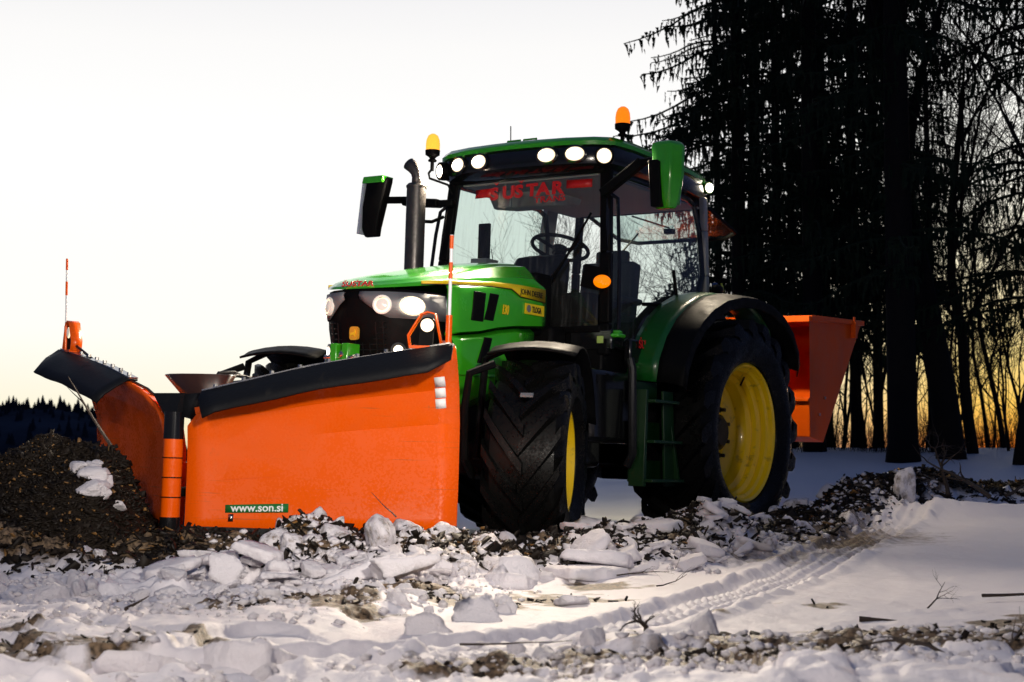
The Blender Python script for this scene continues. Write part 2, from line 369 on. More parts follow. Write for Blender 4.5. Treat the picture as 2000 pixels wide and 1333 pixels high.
# chassis, axles, engine
c = MB()
c.box((1.4, 0, .72), (3.0, .42, .40)); c.box((2.2, 0, .95), (1.7, .56, .45)); c.box((0, 0, .80), (.75, .7, .6)); c.cyl((0, -.62, .79), (0, .62, .79), .17)
c.cyl((0, -.86, .79), (0, .86, .79), .10)
c.box((2.76, 0, .54), (.24, 1.3, .20)); c.cyl((2.76, .55, .54), (2.76, .80, .54), .13); c.cyl((2.76, -.80, .54), (2.76, -.55, .54), .13)
c.box((3.1, 0, .78), (.5, .5, .3)); c.box((1.9, 0, .55), (1.2, .36, .22))
c.box((-.35, 0, .65), (.35, .5, .5)); c.bar((-.3, .35, .55), (-1.2, .38, .45), .06, .08); c.bar((-.3, -.35, .55), (-1.2, -.38, .45), .06, .08)
c.bar((-.3, .3, 1.15), (-.95, .36, 1.0), .06, .08); c.bar((-.3, -.3, 1.15), (-.95, -.36, 1.0), .06, .08); c.cyl((-.95, .36, 1.0), (-1.15, .38, .47), .03)
c.build('chassis', MBK, TR, bevel=.012)
t = MB(); t.box((1.35, .62, .92), (.95, .42, .50)); t.box((1.35, -.62, .92), (.95, .42, .50)); t.box((1.75, .60, .70), (.35, .34, .40)); t.build('fuel_tank', MBG, TR, bevel=.04)
# access steps between the wheels
s = MB()
s.bar((.86, .985, .40), (.98, .93, 1.05), .04, .03, (1, 0, 0)); s.prism([(.86, .38), (1.02, .38), (1.08, 1.05), (.93, 1.05)], lambda u, v, q: (u, q, v), .95, .97)
for z_, x0, x1 in ((.42, .88, 1.36), (.69, .92, 1.34), (.97, .98, 1.34)):
    s.box(((x0 + x1) / 2, .95, z_), (x1 - x0, .20, .022)); s.box(((x0 + x1) / 2, .86, z_ + .07), (x1 - x0, .015, .14))
s.prism([(1.34, .38), (1.38, .38), (1.36, 1.05), (1.33, 1.05)], lambda u, v, q: (u, q, v), .87, .99)
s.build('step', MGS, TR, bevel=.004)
s = MB(); s.tube([(1.50, .93, 1.25), (1.50, .95, 1.18), (1.47, .95, .60), (1.45, .90, .52)], .03, 10); s.build('side_tube', MST, TR)

# ---- bonnet
OUT = [(3.37, 0), (3.36, .10), (3.325, .20), (3.25, .30), (3.12, .375), (2.94, .41), (2.6, .425), (2.2, .43), (1.95, .43), (1.80, .42)]
NRM = []
for i in range(len(OUT)):
    a = OUT[max(0, i - 1)]; b = OUT[min(len(OUT) - 1, i + 1)]
    d = Vector((b[0] - a[0], b[1] - a[1])).normalized(); NRM.append((d.y, -d.x) if i else (1, 0))
def ztop(x): return interp(x, [1.80, 1.86, 1.95, 2.2, 2.6, 3.0, 3.25, 3.37], [1.77, 1.85, 1.895, 1.865, 1.79, 1.70, 1.645, 1.62])
def zb(x): return interp(x, [1.80, 2.3, 2.94, 3.37], [1.705, 1.69, 1.625, 1.565])
def hood_row(inset, frac, dz=0):
    row = []
    for (X, Y), n in zip(OUT, NRM):
        k = inset / .43
        row.append((X - inset * n[0] * .9, Y * (1 - k), lerp(zb(X), ztop(X - inset * n[0] * .9), frac) + dz))
    row[0] = (row[0][0], 0, row[0][2])
    return row
def mirror_rows(rows): return [[(x, -y, z_) for x, y, z_ in r_[::-1]] + r_[1:] for r_ in rows]
rings = [(0, 0), (.004, .16), (.015, .34), (.028, .40), (.05, .62), (.09, .80), (.15, .84), (.17, .90), (.26, .97), (.36, 1.0), (.43, 1.0)]
rows = [hood_row(i_, f_) for i_, f_ in rings]
h = MB(); h.grid(mirror_rows(rows))
ho = h.build('hood', MG, TR, smooth=24)
# side panels below the stripe
def out_at(x):
    xs = [p[0] for p in OUT][::-1]; ys = [p[1] for p in OUT][::-1]; return interp(x, xs, ys)
for sg in (1, -1):
    p = MB(); rows = []
    xs = [2.94, 2.8, 2.6, 2.4, 2.2, 2.0, 1.88, 1.81]
    for x in xs:
        zl = interp(x, [1.8, 2.3, 2.6, 2.94], [1.44, 1.40, 1.34, 1.30]); y = out_at(x); zu = zb(x)
        rows.append([(x, sg * (y - .005), zu + .003), (x, sg * (y + .012), zu - .03), (x, sg * (y + .016), lerp(zu, zl, .5)), (x, sg * (y + .010), zl + .02), (x, sg * (y - .02), zl)])
    p.grid(rows); sp = p.build('side_panel', MG, TR, solid=.012, off=-1)
    p = MB(); rows = []
    for x in [2.90, 2.8, 2.6, 2.4, 2.2, 2.0]:
        zl = interp(x, [2.0, 2.35, 2.9], [1.10, .92, .80]); zu = interp(x, [1.8, 2.3, 2.6, 2.94], [1.44, 1.40, 1.34, 1.30]); y = out_at(x)
        rows.append([(x, sg * (y + .0), zu), (x, sg * (y + .035), zu - .03), (x, sg * (y + .03), lerp(zu, zl, .4)), (x, sg * (y - .02), lerp(zu, zl, .8)), (x, sg * (y - .07), zl)])
    p.grid(rows); lp = p.build('lower_panel', MG, TR, solid=.012, off=-1)
    # yellow stripe
    p = MB(); poly = [(3.16, 1.607), (2.9, 1.632), (2.5, 1.668), (2.27, 1.672), (2.16, 1.63), (1.84, 1.622), (1.82, 1.706), (2.3, 1.703), (2.6, 1.685), (2.9, 1.652), (3.16, 1.62)]
    top = [(3.16, 1.624), (2.9, 1.655), (2.5, 1.69), (2.27, 1.700), (2.16, 1.703), (1.84, 1.706)]; bot = [(3.16, 1.607), (2.9, 1.630), (2.5, 1.660), (2.27, 1.668), (2.16, 1.628), (1.84, 1.618)]
    rows = [[(a[0], sg * (out_at(a[0]) + .020), a[1]), (b[0], sg * (out_at(b[0]) + .022), b[1])] for a, b in zip(top, bot)]
    p.grid(rows); p.build('stripe', MYS, ho, solid=.004, off=0)
    p = MB()
    rows = [[(b[0], sg * (out_at(b[0]) + .0215), b[1] + .001), (b[0], sg * (out_at(b[0]) + .0215), b[1] - .006)] for b in bot]
    p.grid(rows); p.build('stripe_edge', MBL, ho, solid=.004)
    # vents
    for (xa, xb, z0, z1, sl) in ((2.56, 2.69, 1.42, 1.61, .015), (2.42, 2.525, 1.435, 1.615, .04)):
        p = MB(); y = .438
        p.prism([(xa + .0 - sl * .5, z1), (xb - sl * .5, z1), (xb + sl, z0), (xa + sl, z0)], lambda u, v, q: (u, sg * q, v), y - .03, y + .006); p.build('vent', MBK, sp, bevel=.004)
    p = MB(); p.prism([(2.50, 1.32), (2.585, 1.32), (2.65, 1.15), (2.56, 1.15)], lambda u, v, q: (u, sg * q, v), .42, .468); p.build('vent', MBK, lp, bevel=.004)
    p = MB(); p.bar((2.86, sg * .448, 1.07), (2.42, sg * .450, 1.08), .012, .014); p.build('trim_strip', MG, lp)
text_mesh('lettering', 'JOHN DEERE', .054, (2.168, .4555, 1.644), (-1, 0, -.012), (0, 0, 1), MBL, ho, bold=0, sx=.90)
text_mesh('lettering', '130', .085, (2.385, .4560, 1.492), (-1, 0, 0), (0, 0, 1), MYS, sp if False else ho, bold=.003, sx=.62, shear=.2)
d = MB(); d.box((1.985, .4525, 1.553), (.235, .006, .072)); dk = d.build('sticker', MYS, ho)
text_mesh('lettering', 'TLOGA', .055, (2.02, .4570, 1.535), (-1, 0, -.02), (0, 0, 1), MBL, dk, bold=.0015, sx=.62)
d = MB(); d.cyl((2.06, .452, 1.555), (2.06, .457, 1.555), .025, n=20); d.build('emblem', MGR, dk)

# black nose / grille mask wrapping the front
m_ = MB(); rows = []
maskO = [p for p in OUT if p[0] >= 2.9]
for z_, ins in ((1.565, .012), (1.50, .008), (1.42, .004), (1.33, .006), (1.22, .02), (1.12, .035), (1.05, .06), (.98, .12)):
    row = []
    for (X, Y), n in zip(maskO, NRM):
        lean = (1.565 - z_) * .10
        row.append((X - (ins + lean) * n[0], Y - ins * n[1] * 1.0, min(z_, zb(X) + .004) if z_ == 1.565 else z_))
    row[0] = (row[0][0], 0, row[0][2]); rows.append(row)
m_.grid(mirror_rows(rows)); gm = m_.build('grille', MBK, TR, smooth=40, solid=.02, off=-1)
g = MB()
for k in range(9):      # honeycomb slats in the grille mouth
    y = -.20 + k * .05
    g.bar((3.335 - abs(y) * .12, y, 1.36), (3.305 - abs(y) * .12, y, 1.17), .006, .010, (1, 0, 0))
for k in range(6):
    z_ = 1.19 + k * .034
    g.tube([(3.325 - .0 - (1.565 - z_) * .1 - abs(y) * .13 + .025, y, z_) for y in (-.22, -.11, 0, .11, .22)], .004, 5)
g.build('grille_mesh', MST, gm)
# headlamps
def disc_lens(mb, c, n, rad, sx=1.0, depth=.012, k=20):
    n = Vector(n).normalized(); a = n.cross(Vector((0, 0, 1))).normalized(); b = a.cross(n)
    rings_ = [(1.04, 0), (.84, depth * .6), (.6, depth * .9), (.001, depth)]; mb.ring = list(range(len(mb.f), len(mb.f) + k))
    vs = [Vector(c) + n * h_ + (a * math.cos(t_) * sx + b * math.sin(t_)) * rad * r_ for r_, h_ in rings_ for t_ in [2 * math.pi * i / k for i in range(k)]]
    fs = [(i * k + j, i * k + (j + 1) % k, (i + 1) * k + (j + 1) % k, (i + 1) * k + j) for i in range(3) for j in range(k)]
    mb.add(vs, fs)
def nose(y, z_):   # point and outward normal on the mask
    ys = [p[1] for p in maskO]; xs = [p[0] for p in maskO]
    x = interp(abs(y), ys, xs) - (1.565 - z_) * .10
    y2 = abs(y) + .02; x2 = interp(y2, ys, xs) - (1.565 - z_) * .10; y1 = max(0, abs(y) - .02); x1 = interp(y1, ys, xs) - (1.565 - z_) * .10
    d_ = Vector((y2 - y1, -(x2 - x1), 0)).normalized()
    return Vector((x, y, z_)), Vector((d_.x, d_.y * (1 if y >= 0 else -1), .08)).normalized()
for sg in (1, -1):
    q = MB(); rows = []
    for i in range(9):     # wraparound lamp glass outline
        u = i / 8; y = lerp(.06, .405, u) if True else 0
        zt = 1.545; zl = lerp(1.50, 1.385, min(1, u * 2.2)) if u < .45 else 1.385
        pt, nn = nose(sg * y, zt); pl, nl_ = nose(sg * y, zl)
        rows.append([tuple(pt + nn * .010), tuple((pt + pl) / 2 + nn * .022), tuple(pl + nl_ * .010)])
    q.grid(rows); hl = q.build('headlight', MGR, TR, solid=.008)
    b1 = MB(); p1, n1 = nose(sg * .20, 1.462); b1.lathe([(.058, .012), (.060, .032), (.050, .036), (.046, .02)], p1, n1, 24); disc_lens(b1, p1 + n1 * .02, n1, .046, depth=.02); b1.build('projector', MCH if False else MLAMP2, hl)
    b2 = MB(); p2, n2 = nose(sg * .325, 1.462); disc_lens(b2, p2 + n2 * .026, n2, .058, 1.45, depth=.02); b2.build('lamp', MLAMP, hl)
    b3 = MB(); p3, n3 = nose(sg * .27, 1.19); n3 = Vector((n3.x, n3.y, 0)); disc_lens(b3, p3 + n3 * .012, n3, .030); b3.build('bumper_lamp', MLAMP, TR)
    b3 = MB(); b3.lathe([(.045, -.01), (.047, .016), (.034, .016), (.032, .005)], p3, n3, 20); b3.build('lamp_bezel', MBG, TR)
spot('headlight_beam', (3.42, .3, 1.45), (9, .5, -.6), 60, 60, .8, parent=TR)
spot('headlight_beam', (3.42, -.3, 1.45), (9, -.5, -.6), 60, 60, .8, parent=TR)
# deer badge on the nose
pb, nb = nose(0.03, 1.29)
a_ = MB(); ri = [(.036 * math.copysign(abs(math.cos(t_)) ** .5, math.cos(t_)), .042 * math.copysign(abs(math.sin(t_)) ** .5, math.sin(t_))) for t_ in [2 * math.pi * k / 28 for k in range(28)]]
a_.prism(ri, lambda u, v, q: (3.345 + q - abs(u) * .1, u + .01, 1.29 + v), 0, .012); bd = a_.build('badge', mat('badge_gold', (.75, .38, .03), .4), TR)
deer = [(-.024, -.012), (-.020, -.022), (-.014, -.014), (-.004, -.010), (.008, -.012), (.016, -.024), (.021, -.022), (.016, -.010), (.018, .000), (.024, .010), (.018, .014), (.020, .024), (.014, .018), (.010, .026), (.009, .014), (.004, .006), (-.008, .004), (-.018, .004)]
a_ = MB(); a_.prism(deer, lambda u, v, q: (3.360 + q, u + .01, 1.29 + v), 0, .003); a_.build('deer_emblem', mat('emblem_yellow', (.9, .62, .02), .4), bd)
text_mesh('lettering', 'ŠUŠTAR', .046, (3.376, -.085, 1.583), (-.10, 1, 0), (-.35, 0, 1), MRED, ho, bold=.001, sx=1.45)
# front hitch with lower green block, top link pin and ring
q = MB(); q.box((3.42, -.045, 1.13), (.12, .05, .18)); q.box((3.42, .045, 1.13), (.12, .05, .18)); q.box((3.33, 0, 1.03), (.14, .30, .10)); hb = q.build('front_hitch', MG, TR, bevel=.006)
q = MB(); q.cyl((3.45, -.13, 1.135), (3.45, .10, 1.135), .016, n=12); q.ball((3.45, .02, 1.15), .035); q.tube([(3.46, -.11, 1.14), (3.47, -.115, 1.10), (3.47, -.115, 1.05)], .006, 6)
q.tube([(3.47, .07, 1.14), (3.48, .075, 1.10), (3.48, .075, 1.075)], .006, 6)
q.tube([(3.48, .075 + .017 * math.cos(t_), 1.055 + .02 * math.sin(t_)) for t_ in [2 * math.pi * k / 14 for k in range(15)]], .005, 6); q.build('hitch_pin', MCH, hb)
q = MB(); q.box((3.25, 0, .85), (.25, .62, .36)); q.box((3.45, .30, .75), (.36, .05, .16)); q.box((3.45, -.30, .75), (.36, .05, .16)); q.build('hitch_frame', MBK, TR, bevel=.01)

# ---- exhaust stack
q = MB(); q.cyl((1.98, -.59, 1.62), (1.98, -.59, 2.47), .070, n=28)
q.lathe([(.074, 0), (.076, .012), (.060, .030), (.03, .034)], (1.98, -.59, 2.465), (0, 0, 1), 28)
ex = q.build('exhaust_stack', MEX, TR)
q = MB(); q.tube([(1.98, -.59, 2.46), (1.98, -.59, 2.54), (1.982, -.60, 2.58), (1.985, -.625, 2.615), (1.99, -.66, 2.645)], [.036, .034, .036, .042, .046], 16, caps=False)
q.build('tail_pipe', MEX, ex, solid=.004)
q = MB(); q.tube([(1.55, -.66, 2.32), (1.60, -.66, 2.30), (1.66, -.68, 2.27), (1.76, -.70, 2.26), (1.81, -.71, 2.22), (1.86, -.69, 2.02), (1.90, -.66, 1.86)], .013, 8); q.build('grab_rail', MBK, TR)
# ---- cab
def wsx(y, z_): return lerp(1.50, 1.42, (z_ - 1.45) / 1.15) + .05 * (1 - (y / .66) ** 2)
lo = MB()
lo.box((1.0, 0, 1.20), (1.0, 1.42, .30)); lo.box((.1, 0, 1.35), (.9, 1.25, .5)); lo.box((1.44, 0, 1.40), (.12, 1.34, .10))
lo.build('cab_floor', MBK, TR, bevel=.02)
p = MB(); p.box((1.49, .62, 1.385), (.05, .34, .14)); pan = p.build('front_corner_panel', MBG, TR, bevel=.01)
p = MB(); p.box((1.519, .70, 1.385), (.008, .05, .05)); p.build('sticker', mat('reflex_yellow_green', (.45, .62, .15), .3), pan, bevel=.002)
p = MB(); p.box((1.70, 0, 1.62), (.22, .70, .44)); p.box((1.62, 0, 1.32), (.20, .86, .30)); p.build('firewall', MBK, TR, bevel=.03)
# pillars
p = MB()
for sg in (1, -1):
    pts = [(1.49, sg * .715, 1.28), (1.485, sg * .72, 1.5), (1.46, sg * .70, 2.0), (1.41, sg * .655, 2.62)]
    for a, b in zip(pts, pts[1:]): p.bar(a, b, .085, .055, (1, 0, 0))
    pts = [(-.26, sg * .60, 1.5), (-.28, sg * .60, 2.1), (-.26, sg * .56, 2.64)]
    for a, b in zip(pts, pts[1:]): p.bar(a, b, .06, .06, (1, 0, 0))
p.bar((-.30, -.6, 1.60), (-.30, .6, 1.60), .05, .08); p.bar((-.26, .58, 2.60), (1.42, .65, 2.60), .04, .05); p.bar((-.26, -.58, 2.60), (1.42, -.65, 2.60), .04, .05); p.bar((-.27, -.58, 2.60), (-.27, .58, 2.60), .06, .06)
p.bar((1.44, -.66, 2.60), (1.44, .66, 2.60), .05, .05); p.bar((1.50, -.70, 1.46), (1.50, .70, 1.46), .05, .05)
p.build('cab_frame', MBK, TR, bevel=.012)
p = MB()
for sg in (1, -1):
    pts = [(-.02, sg * .70, 2.62), (.0, sg * .725, 2.35), (-.02, sg * .73, 2.0), (-.06, sg * .73, 1.62), (-.06, sg * .72, 1.4)]
    w_ = .17 if sg < 0 else .06
    for a, b in zip(pts, pts[1:]): p.bar(a, b, .05, w_, (1, 0, 0))
p.build('rear_pillar', MIN, TR, bevel=.012)
# door: frame, glass, handle
for sg in (1, -1):
    f = MB(); y = sg * .735
    loop = [(1.42, 2.55), (1.455, 2.2), (1.475, 1.8), (1.475, 1.36), (1.2, 1.33), (.75, 1.36), (.50, 1.60), (.12, 1.84), (.02, 2.0), (.03, 2.35), (.10, 2.54), (.22, 2.58), (1.38, 2.585)]
    def yy(z_): return sg * interp(z_, [1.3, 1.9, 2.6], [.735, .735, .675])
    f.tube([(x, yy(z_), z_) for x, z_ in loop + loop[:1]], .022, 8, caps=False)
    dr = f.build('door', MBG, TR, label='left cab door with glass down to the step' if sg > 0 else None)
    gl = MB(); vs = [(x, yy(z_) + sg * .004, z_) for x, z_ in loop]; c0 = (.8, yy(2.0) + sg * .012, 2.0)
    gl.add(vs + [c0], [(i, (i + 1) % len(vs), len(vs)) for i in range(len(vs))]); gl.build('door_glass', MGLS, dr, smooth=60)
    hd = MB(); hd.tube([(1.44, yy(2.45) + sg * .02, 2.42), (1.44, yy(2.4) + sg * .075, 2.38), (1.46, yy(2.2) + sg * .08, 2.2), (1.475, yy(1.9) + sg * .08, 1.9), (1.475, yy(1.5) + sg * .085, 1.46), (1.475, yy(1.4) + sg * .02, 1.40)], .014, 10)
    hd.build('grab_rail', MBG, TR)
    if sg > 0:
        k_ = MB(); k_.box((1.46, .80, 1.415), (.11, .09, .030)); k_.box((1.46, .80, 1.44), (.07, .06, .025)); k_.build('door_handle', MG, dr, bevel=.012)
p = MB(); p.tube([(.55, .752, 1.98), (.50, .755, 1.80), (.62, .75, 1.72), (1.0, .75, 1.68)], .014, 8); p.build('door_bar', MBK, TR)
text_mesh('lettering', 'ŠUŠTAR', .085, (1.235, .852, 1.345), (-1, 0, .03), (0, 0, 1), MRED, TR, bold=.002, sx=1.0)
text_mesh('lettering', 'TRANS', .042, (1.04, .852, 1.30), (-1, 0, .03), (0, 0, 1), MRED, TR, sx=1.0)
p = MB(); p.box((1.12, .81, 1.32), (.42, .06, .17)); p.build('battery_cover', MBG, TR, bevel=.015)
# windscreen and lettering on it
def ws_grid(zs, ys, off=0): return [[(wsx(y * interp(z_, [1.45, 2.6], [1, .93]), z_) + off, y * interp(z_, [1.45, 2.6], [1, .93]), z_) for y in ys] for z_ in zs]
g = MB(); g.grid(ws_grid(np.linspace(1.48, 2.58, 8), np.linspace(-.665, .665, 15))); wg = g.build('windscreen', MGL, TR, smooth=60)
g = MB(); g.grid(ws_grid([2.455, 2.52], np.linspace(-.46, -.305, 4), .006)); g.build('red_band', MRED, wg, solid=.002)
g = MB(); g.grid(ws_grid([2.475, 2.535], np.linspace(.385, .60, 4), .006)); g.build('red_band', MRED, wg, solid=.002)
for ch, ps in (('S', -.290), ('U', -.180), ('S', -.070), ('T', .030), ('A', .120), ('R', .240)):
    text_mesh('lettering', ch, .125, (wsx(ps + .05, 2.5) + .008, ps, 2.434 + (ps + .28) * .02), (-.02 - .1 * ps, 1, .02), (-.07, 0, 1), MRED, wg, bold=.006, sx=1.22)
for yc in (-.235, -.015):
    b = MB(); x = wsx(yc, 2.54) + .010; b.prism([(-.022, .014), (-.012, .014), (0, .004), (.012, .014), (.022, .014), (0, -.009)], lambda u, v, q: (x + q, yc + u, 2.545 + v), -.002, .002); b.build('caron', MRED, wg, smooth=0)
text_mesh('lettering', 'TRANS', .062, (wsx(.2, 2.4) + .008, .10, 2.385), (-.03, 1, .02), (-.07, 0, 1), MRED, wg, bold=.001, sx=1.35)
p = MB(); p.tube([(1.545, .05, 1.50), (1.555, .20, 1.70), (1.53, .52, 2.10)], .008, 6); p.bar((1.548, .30, 1.78), (1.515, .60, 2.28), .014, .012); p.build('wiper', MBK, TR)
# opened rear window, hinged at the roof
fr = [(-.30, -.56, 2.63), (-.30, .56, 2.63), (-.92, .56, 2.475), (-1.02, .42, 2.45), (-1.02, -.42, 2.45), (-.92, -.56, 2.475)]
p = MB(); p.tube(fr + fr[:1], .017, 8, caps=False); p.cyl((-.80, .30, 2.50), (-.33, .52, 1.95), .008); p.cyl((-.80, -.30, 2.50), (-.33, -.52, 1.95), .008); p.box((-.8, .0, 2.50), (.06, .08, .04)); p.bar((-.8, 0, 2.53), (-.5, -.2, 2.60), .012, .012)
rw = p.build('rear_window', MBK, TR, label='rear window swung open under the roof')
p = MB(); p.add([(x, y, z_ + .004) for x, y, z_ in fr], [tuple(range(6))]); p.build('rear_window_glass', MGLS, rw)
# roof
RO = [(1.645, 0), (1.635, .2), (1.61, .42), (1.555, .62), (1.46, .745), (1.25, .775), (.8, .765), (.3, .73), (-.05, .68), (-.27, .60), (-.36, .4), (-.38, 0)]
RN = []
for i in range(len(RO)):
    a = RO[max(0, i - 1)]; b = RO[min(len(RO) - 1, i + 1)]; d_ = Vector((b[0] - a[0], b[1] - a[1])).normalized(); RN.append((d_.y, -d_.x))
RN[0] = (1, 0); RN[-1] = (-1, 0)
def roof_row(ins, z_): 
    r_ = [(X - ins * n[0], Y - ins * n[1], z_) for (X, Y), n in zip(RO, RN)]; r_[0] = (r_[0][0], 0, z_); r_[-1] = (r_[-1][0], 0, z_); return r_
def full_ring(row): return row + [(x, -y, z_) for x, y, z_ in row[-2:0:-1]]
p = MB(); rr = [full_ring(roof_row(i_, z_)) for i_, z_ in ((.13, 2.585), (.06, 2.60), (.012, 2.625), (0, 2.68), (.01, 2.755), (.02, 2.765))]; p.grid(rr, close=True); n = len(rr[0]); p.f.append(tuple(range(n))); 
rf = p.build('roof', MBG, TR, smooth=40, bevel=0)
p = MB(); rr = [full_ring(roof_row(i_, z_)) for i_, z_ in ((-.004, 2.757), (-.006, 2.785), (.02, 2.815), (.09, 2.83), (.25, 2.84), (.45, 2.842))]; p.grid(rr, close=True); p.f.append(tuple(range(5 * n, 6 * n))); p.f.append(tuple(range(n)))
rt = p.build('roof_top', MG, rf, smooth=40)
p = MB(); 
for y in (-.16, -.02): p.tube([(1.47, y, 2.83), (1.46, y, 2.862), (1.46, y + .11, 2.862), (1.47, y + .11, 2.83)], .008, 6)
p.build('roof_lug', MG, rf)
p = MB(); p.cyl((1.42, -.16, 2.83), (1.42, -.165, 2.985), .004); p.cyl((1.42, -.16, 2.83), (1.42, -.16, 2.86), .012); p.build('antenna', MBK, TR)
p = MB(); p.box((.6, 0, 2.575), (1.6, 1.18, .02)); p.build('roof_lining', MIN, rf)
# work lamps in the roof front
def rpt(y):
    ys = [q[1] for q in RO[:6]]; xs = [q[0] for q in RO[:6]]; x = interp(abs(y), ys, xs); x2 = interp(abs(y) + .03, ys, xs); x1 = interp(max(0, abs(y) - .03), ys, xs)
    dd = Vector((.06 if abs(y) > .03 else .03, x1 - x2, 0)).normalized(); return Vector((x, y, 0)), Vector((dd.x, dd.y * (1 if y >= 0 else -1), -.06)).normalized()
for y in (-.50, -.29, .29, .50):
    q0, nn = rpt(y); q0.z = 2.692
    b = MB(); disc_lens(b, q0 + nn * .012, nn, .047, 1.45, .016, 24); o_ = b.build('work_lamp', MLAMP, TR, label='lit oval work lamp in the roof front')
    b = MB(); a_ = nn.cross(Vector((0, 0, 1))).normalized(); u_ = a_.cross(nn)
    rows = [[q0 + nn * h_ + (a_ * math.cos(t_) * 1.4 + u_ * math.sin(t_)) * r_ for t_ in [2 * math.pi * i / 28 for i in range(28)]] for r_, h_ in ((.066, -.01), (.064, .014), (.051, .020), (.049, .008))]
    b.grid(rows, close=True); b.build('lamp_bezel', MBG, o_)
for sg in (1, -1):       # corner pods
    b = MB(); c0 = Vector((1.525, sg * .70, 2.672)); n_ = Vector((.88, sg * .46, -.08)).normalized()
    b.lathe([(.001, -.16), (.035, -.15), (.062, -.09), (.070, -.02), (.068, .02), (.056, .028), (.052, .01)], c0, n_, 24); pod = b.build('lamp_pod', MBK, TR)
    b = MB(); disc_lens(b, c0 + n_ * .012, n_, .052, 1, .02); b.build('work_lamp', MLAMP, pod)
    b = MB(); b.lathe([(.001, -.168), (.036, -.158), (.064, -.098), (.0725, -.03)], c0 + Vector((0, 0, .006)), n_, 24); b.v = [v for v in b.v]; 
# rear side lamp on the left rear roof corner
for sg in (1, -1):
    b = MB(); c0 = Vector((-.20, sg * .66, 2.73)); n_ = Vector((.45, sg * .89, -.05)).normalized(); b.lathe([(.001, -.10), (.045, -.09), (.050, .0), (.042, .006), (.040, 0)], c0, n_, 20); pod = b.build('lamp_pod', MG, TR)
    b = MB(); disc_lens(b, c0 + n_ * .001, n_, .042, 1, .012); b.build('work_lamp', MLAMP, pod)
    b = MB(); c0 = Vector((-.385, sg * .40, 2.69)); n_ = Vector((-1, 0, -.1)).normalized(); b.lathe([(.05, -.02), (.05, .01), (.04, .01)], c0, n_, 20); pod = b.build('lamp_pod', MBK, TR)
    b = MB(); disc_lens(b, c0, n_, .042, 1.2, .01); b.build('work_lamp', MLAMP, pod)
    spot('rear_work_beam', (-.42, sg * .40, 2.67), (-1.75, sg * .72, 1.45), 330, 50, .5, (1, .80, .5), parent=TR)
    spot('roof_corner_beam', (1.60, sg * .80, 2.66), (8.5, sg * 5.5, .2), 560, 95, .9, (1, .84, .64), parent=TR)
for y in (-.5, -.29, .29, .5):
    spot('roof_front_beam', (1.70, y, 2.67), (10, y * 2.5, .2), 330, 85, .9, (1, .84, .64), parent=TR)
spot('side_work_beam', (-.10, .74, 2.70), (1.2, 5, 0), 190, 110, .9, (1, .84, .62), parent=TR)
# beacons
def beacon(c0, tall, m_, lb):
    b = MB(); b.cyl((c0[0], c0[1], c0[2] - tall), c0, .014, n=10); b.lathe([(.030, 0), (.034, .01), (.022, .02), (.018, .03)], (c0[0], c0[1], c0[2] - .05), (0, 0, 1), 16)
    b.lathe([(.018, -.03), (.030, -.015), (.054, 0), (.056, .035), (.050, .038)], c0, (0, 0, 1), 28); bo = b.build('beacon', MBK, TR, label=lb)
    b = MB(); b.lathe([(.053, .036), (.054, .08), (.050, .115), (.038, .145), (.018, .160), (.001, .163)], c0, (0, 0, 1), 28); b.build('beacon_dome', m_, bo)
beacon((1.34, .735, 2.895), .13, MAMB, 'amber beacon on the left roof edge'); beacon((1.56, -.77, 2.795), .12, MAMBH, 'amber beacon glowing bright on the right bracket')
p = MB(); p.tube([(1.56, -.77, 2.69), (1.56, -.80, 2.66), (1.56, -.79, 2.62), (1.50, -.66, 2.57), (1.47, -.64, 2.50)], .009, 8); p.build('beacon_bracket', MBK, TR)
# mirrors
def mirror_head(sg, px, top, bot, tilt):
    # housing: tapered shell, glass facing back
    b = MB(); 
    ring_ = lambda z_, w_, d_, ox, oy: [(px + ox + d_, sg * (oy + w_ * .30), z_), (px + ox + d_, sg * (oy + w_ * .75), z_), (px + ox + d_ * .25, sg * (oy + w_), z_), (px + ox - .02, sg * (oy + w_), z_), (px + ox - .02, sg * oy, z_), (px + ox + d_ * .7, sg * oy, z_)]
    secs = [(top, .185, .075, 0), (top - .03, .215, .095, 0), (lerp(top, bot, .5), .20, .09, tilt * .5), (bot + .06, .165, .07, tilt * .92), (bot, .13, .045, tilt)]
    rows = [ring_(z_, w_, d_, -.0, 1.135 + t_) for z_, w_, d_, t_ in secs]; b.grid(rows, close=True); b.f.append(tuple(range(6))[::-1]); b.f.append(tuple(range(24, 30)))
    return b, rows
b, rows = mirror_head(1, 1.58, 2.71, 2.255, .025); ml = b.build('mirror', MG, TR, bevel=.01, label='green backed mirror on the left door pillar')
b = MB(); b.prism([(1.130, 2.58), (1.200, 2.58), (1.222, 2.565), (1.232, 2.262), (1.158, 2.262)], lambda u, v, q: (q, u, v), 1.60, 1.679); b.build('mirror_insert', MBK, ml, bevel=.004)
b = MB(); b.box((1.557, 1.235, 2.48), (.008, .17, .40)); b.build('mirror_glass', MMIR, ml)
b, rows = mirror_head(-1, 1.58, 2.645, 2.20, .10); b.M = None; mr_ = b.build('mirror', MBK, TR, bevel=.01, label='black mirror with green cap on the right side')
b = MB()
for kx in (0,): b.prism([(1.14, 2.652), (1.33, 2.652), (1.345, 2.60), (1.150, 2.60)], lambda u, v, q: (q, -u, v), 1.55, 1.682)
b.build('mirror_cap', MG, mr_, bevel=.006)
b = MB(); b.prism([(1.33, 2.60), (1.352, 2.60), (1.39, 2.22), (1.37, 2.22)], lambda u, v, q: (q, -u, v), 1.55, 1.665); b.build('mirror_side_trim', mat('silver_sky_tint', (.42, .46, .55), .35), mr_)  # side trim, bluish sky reflection painted into its base colour
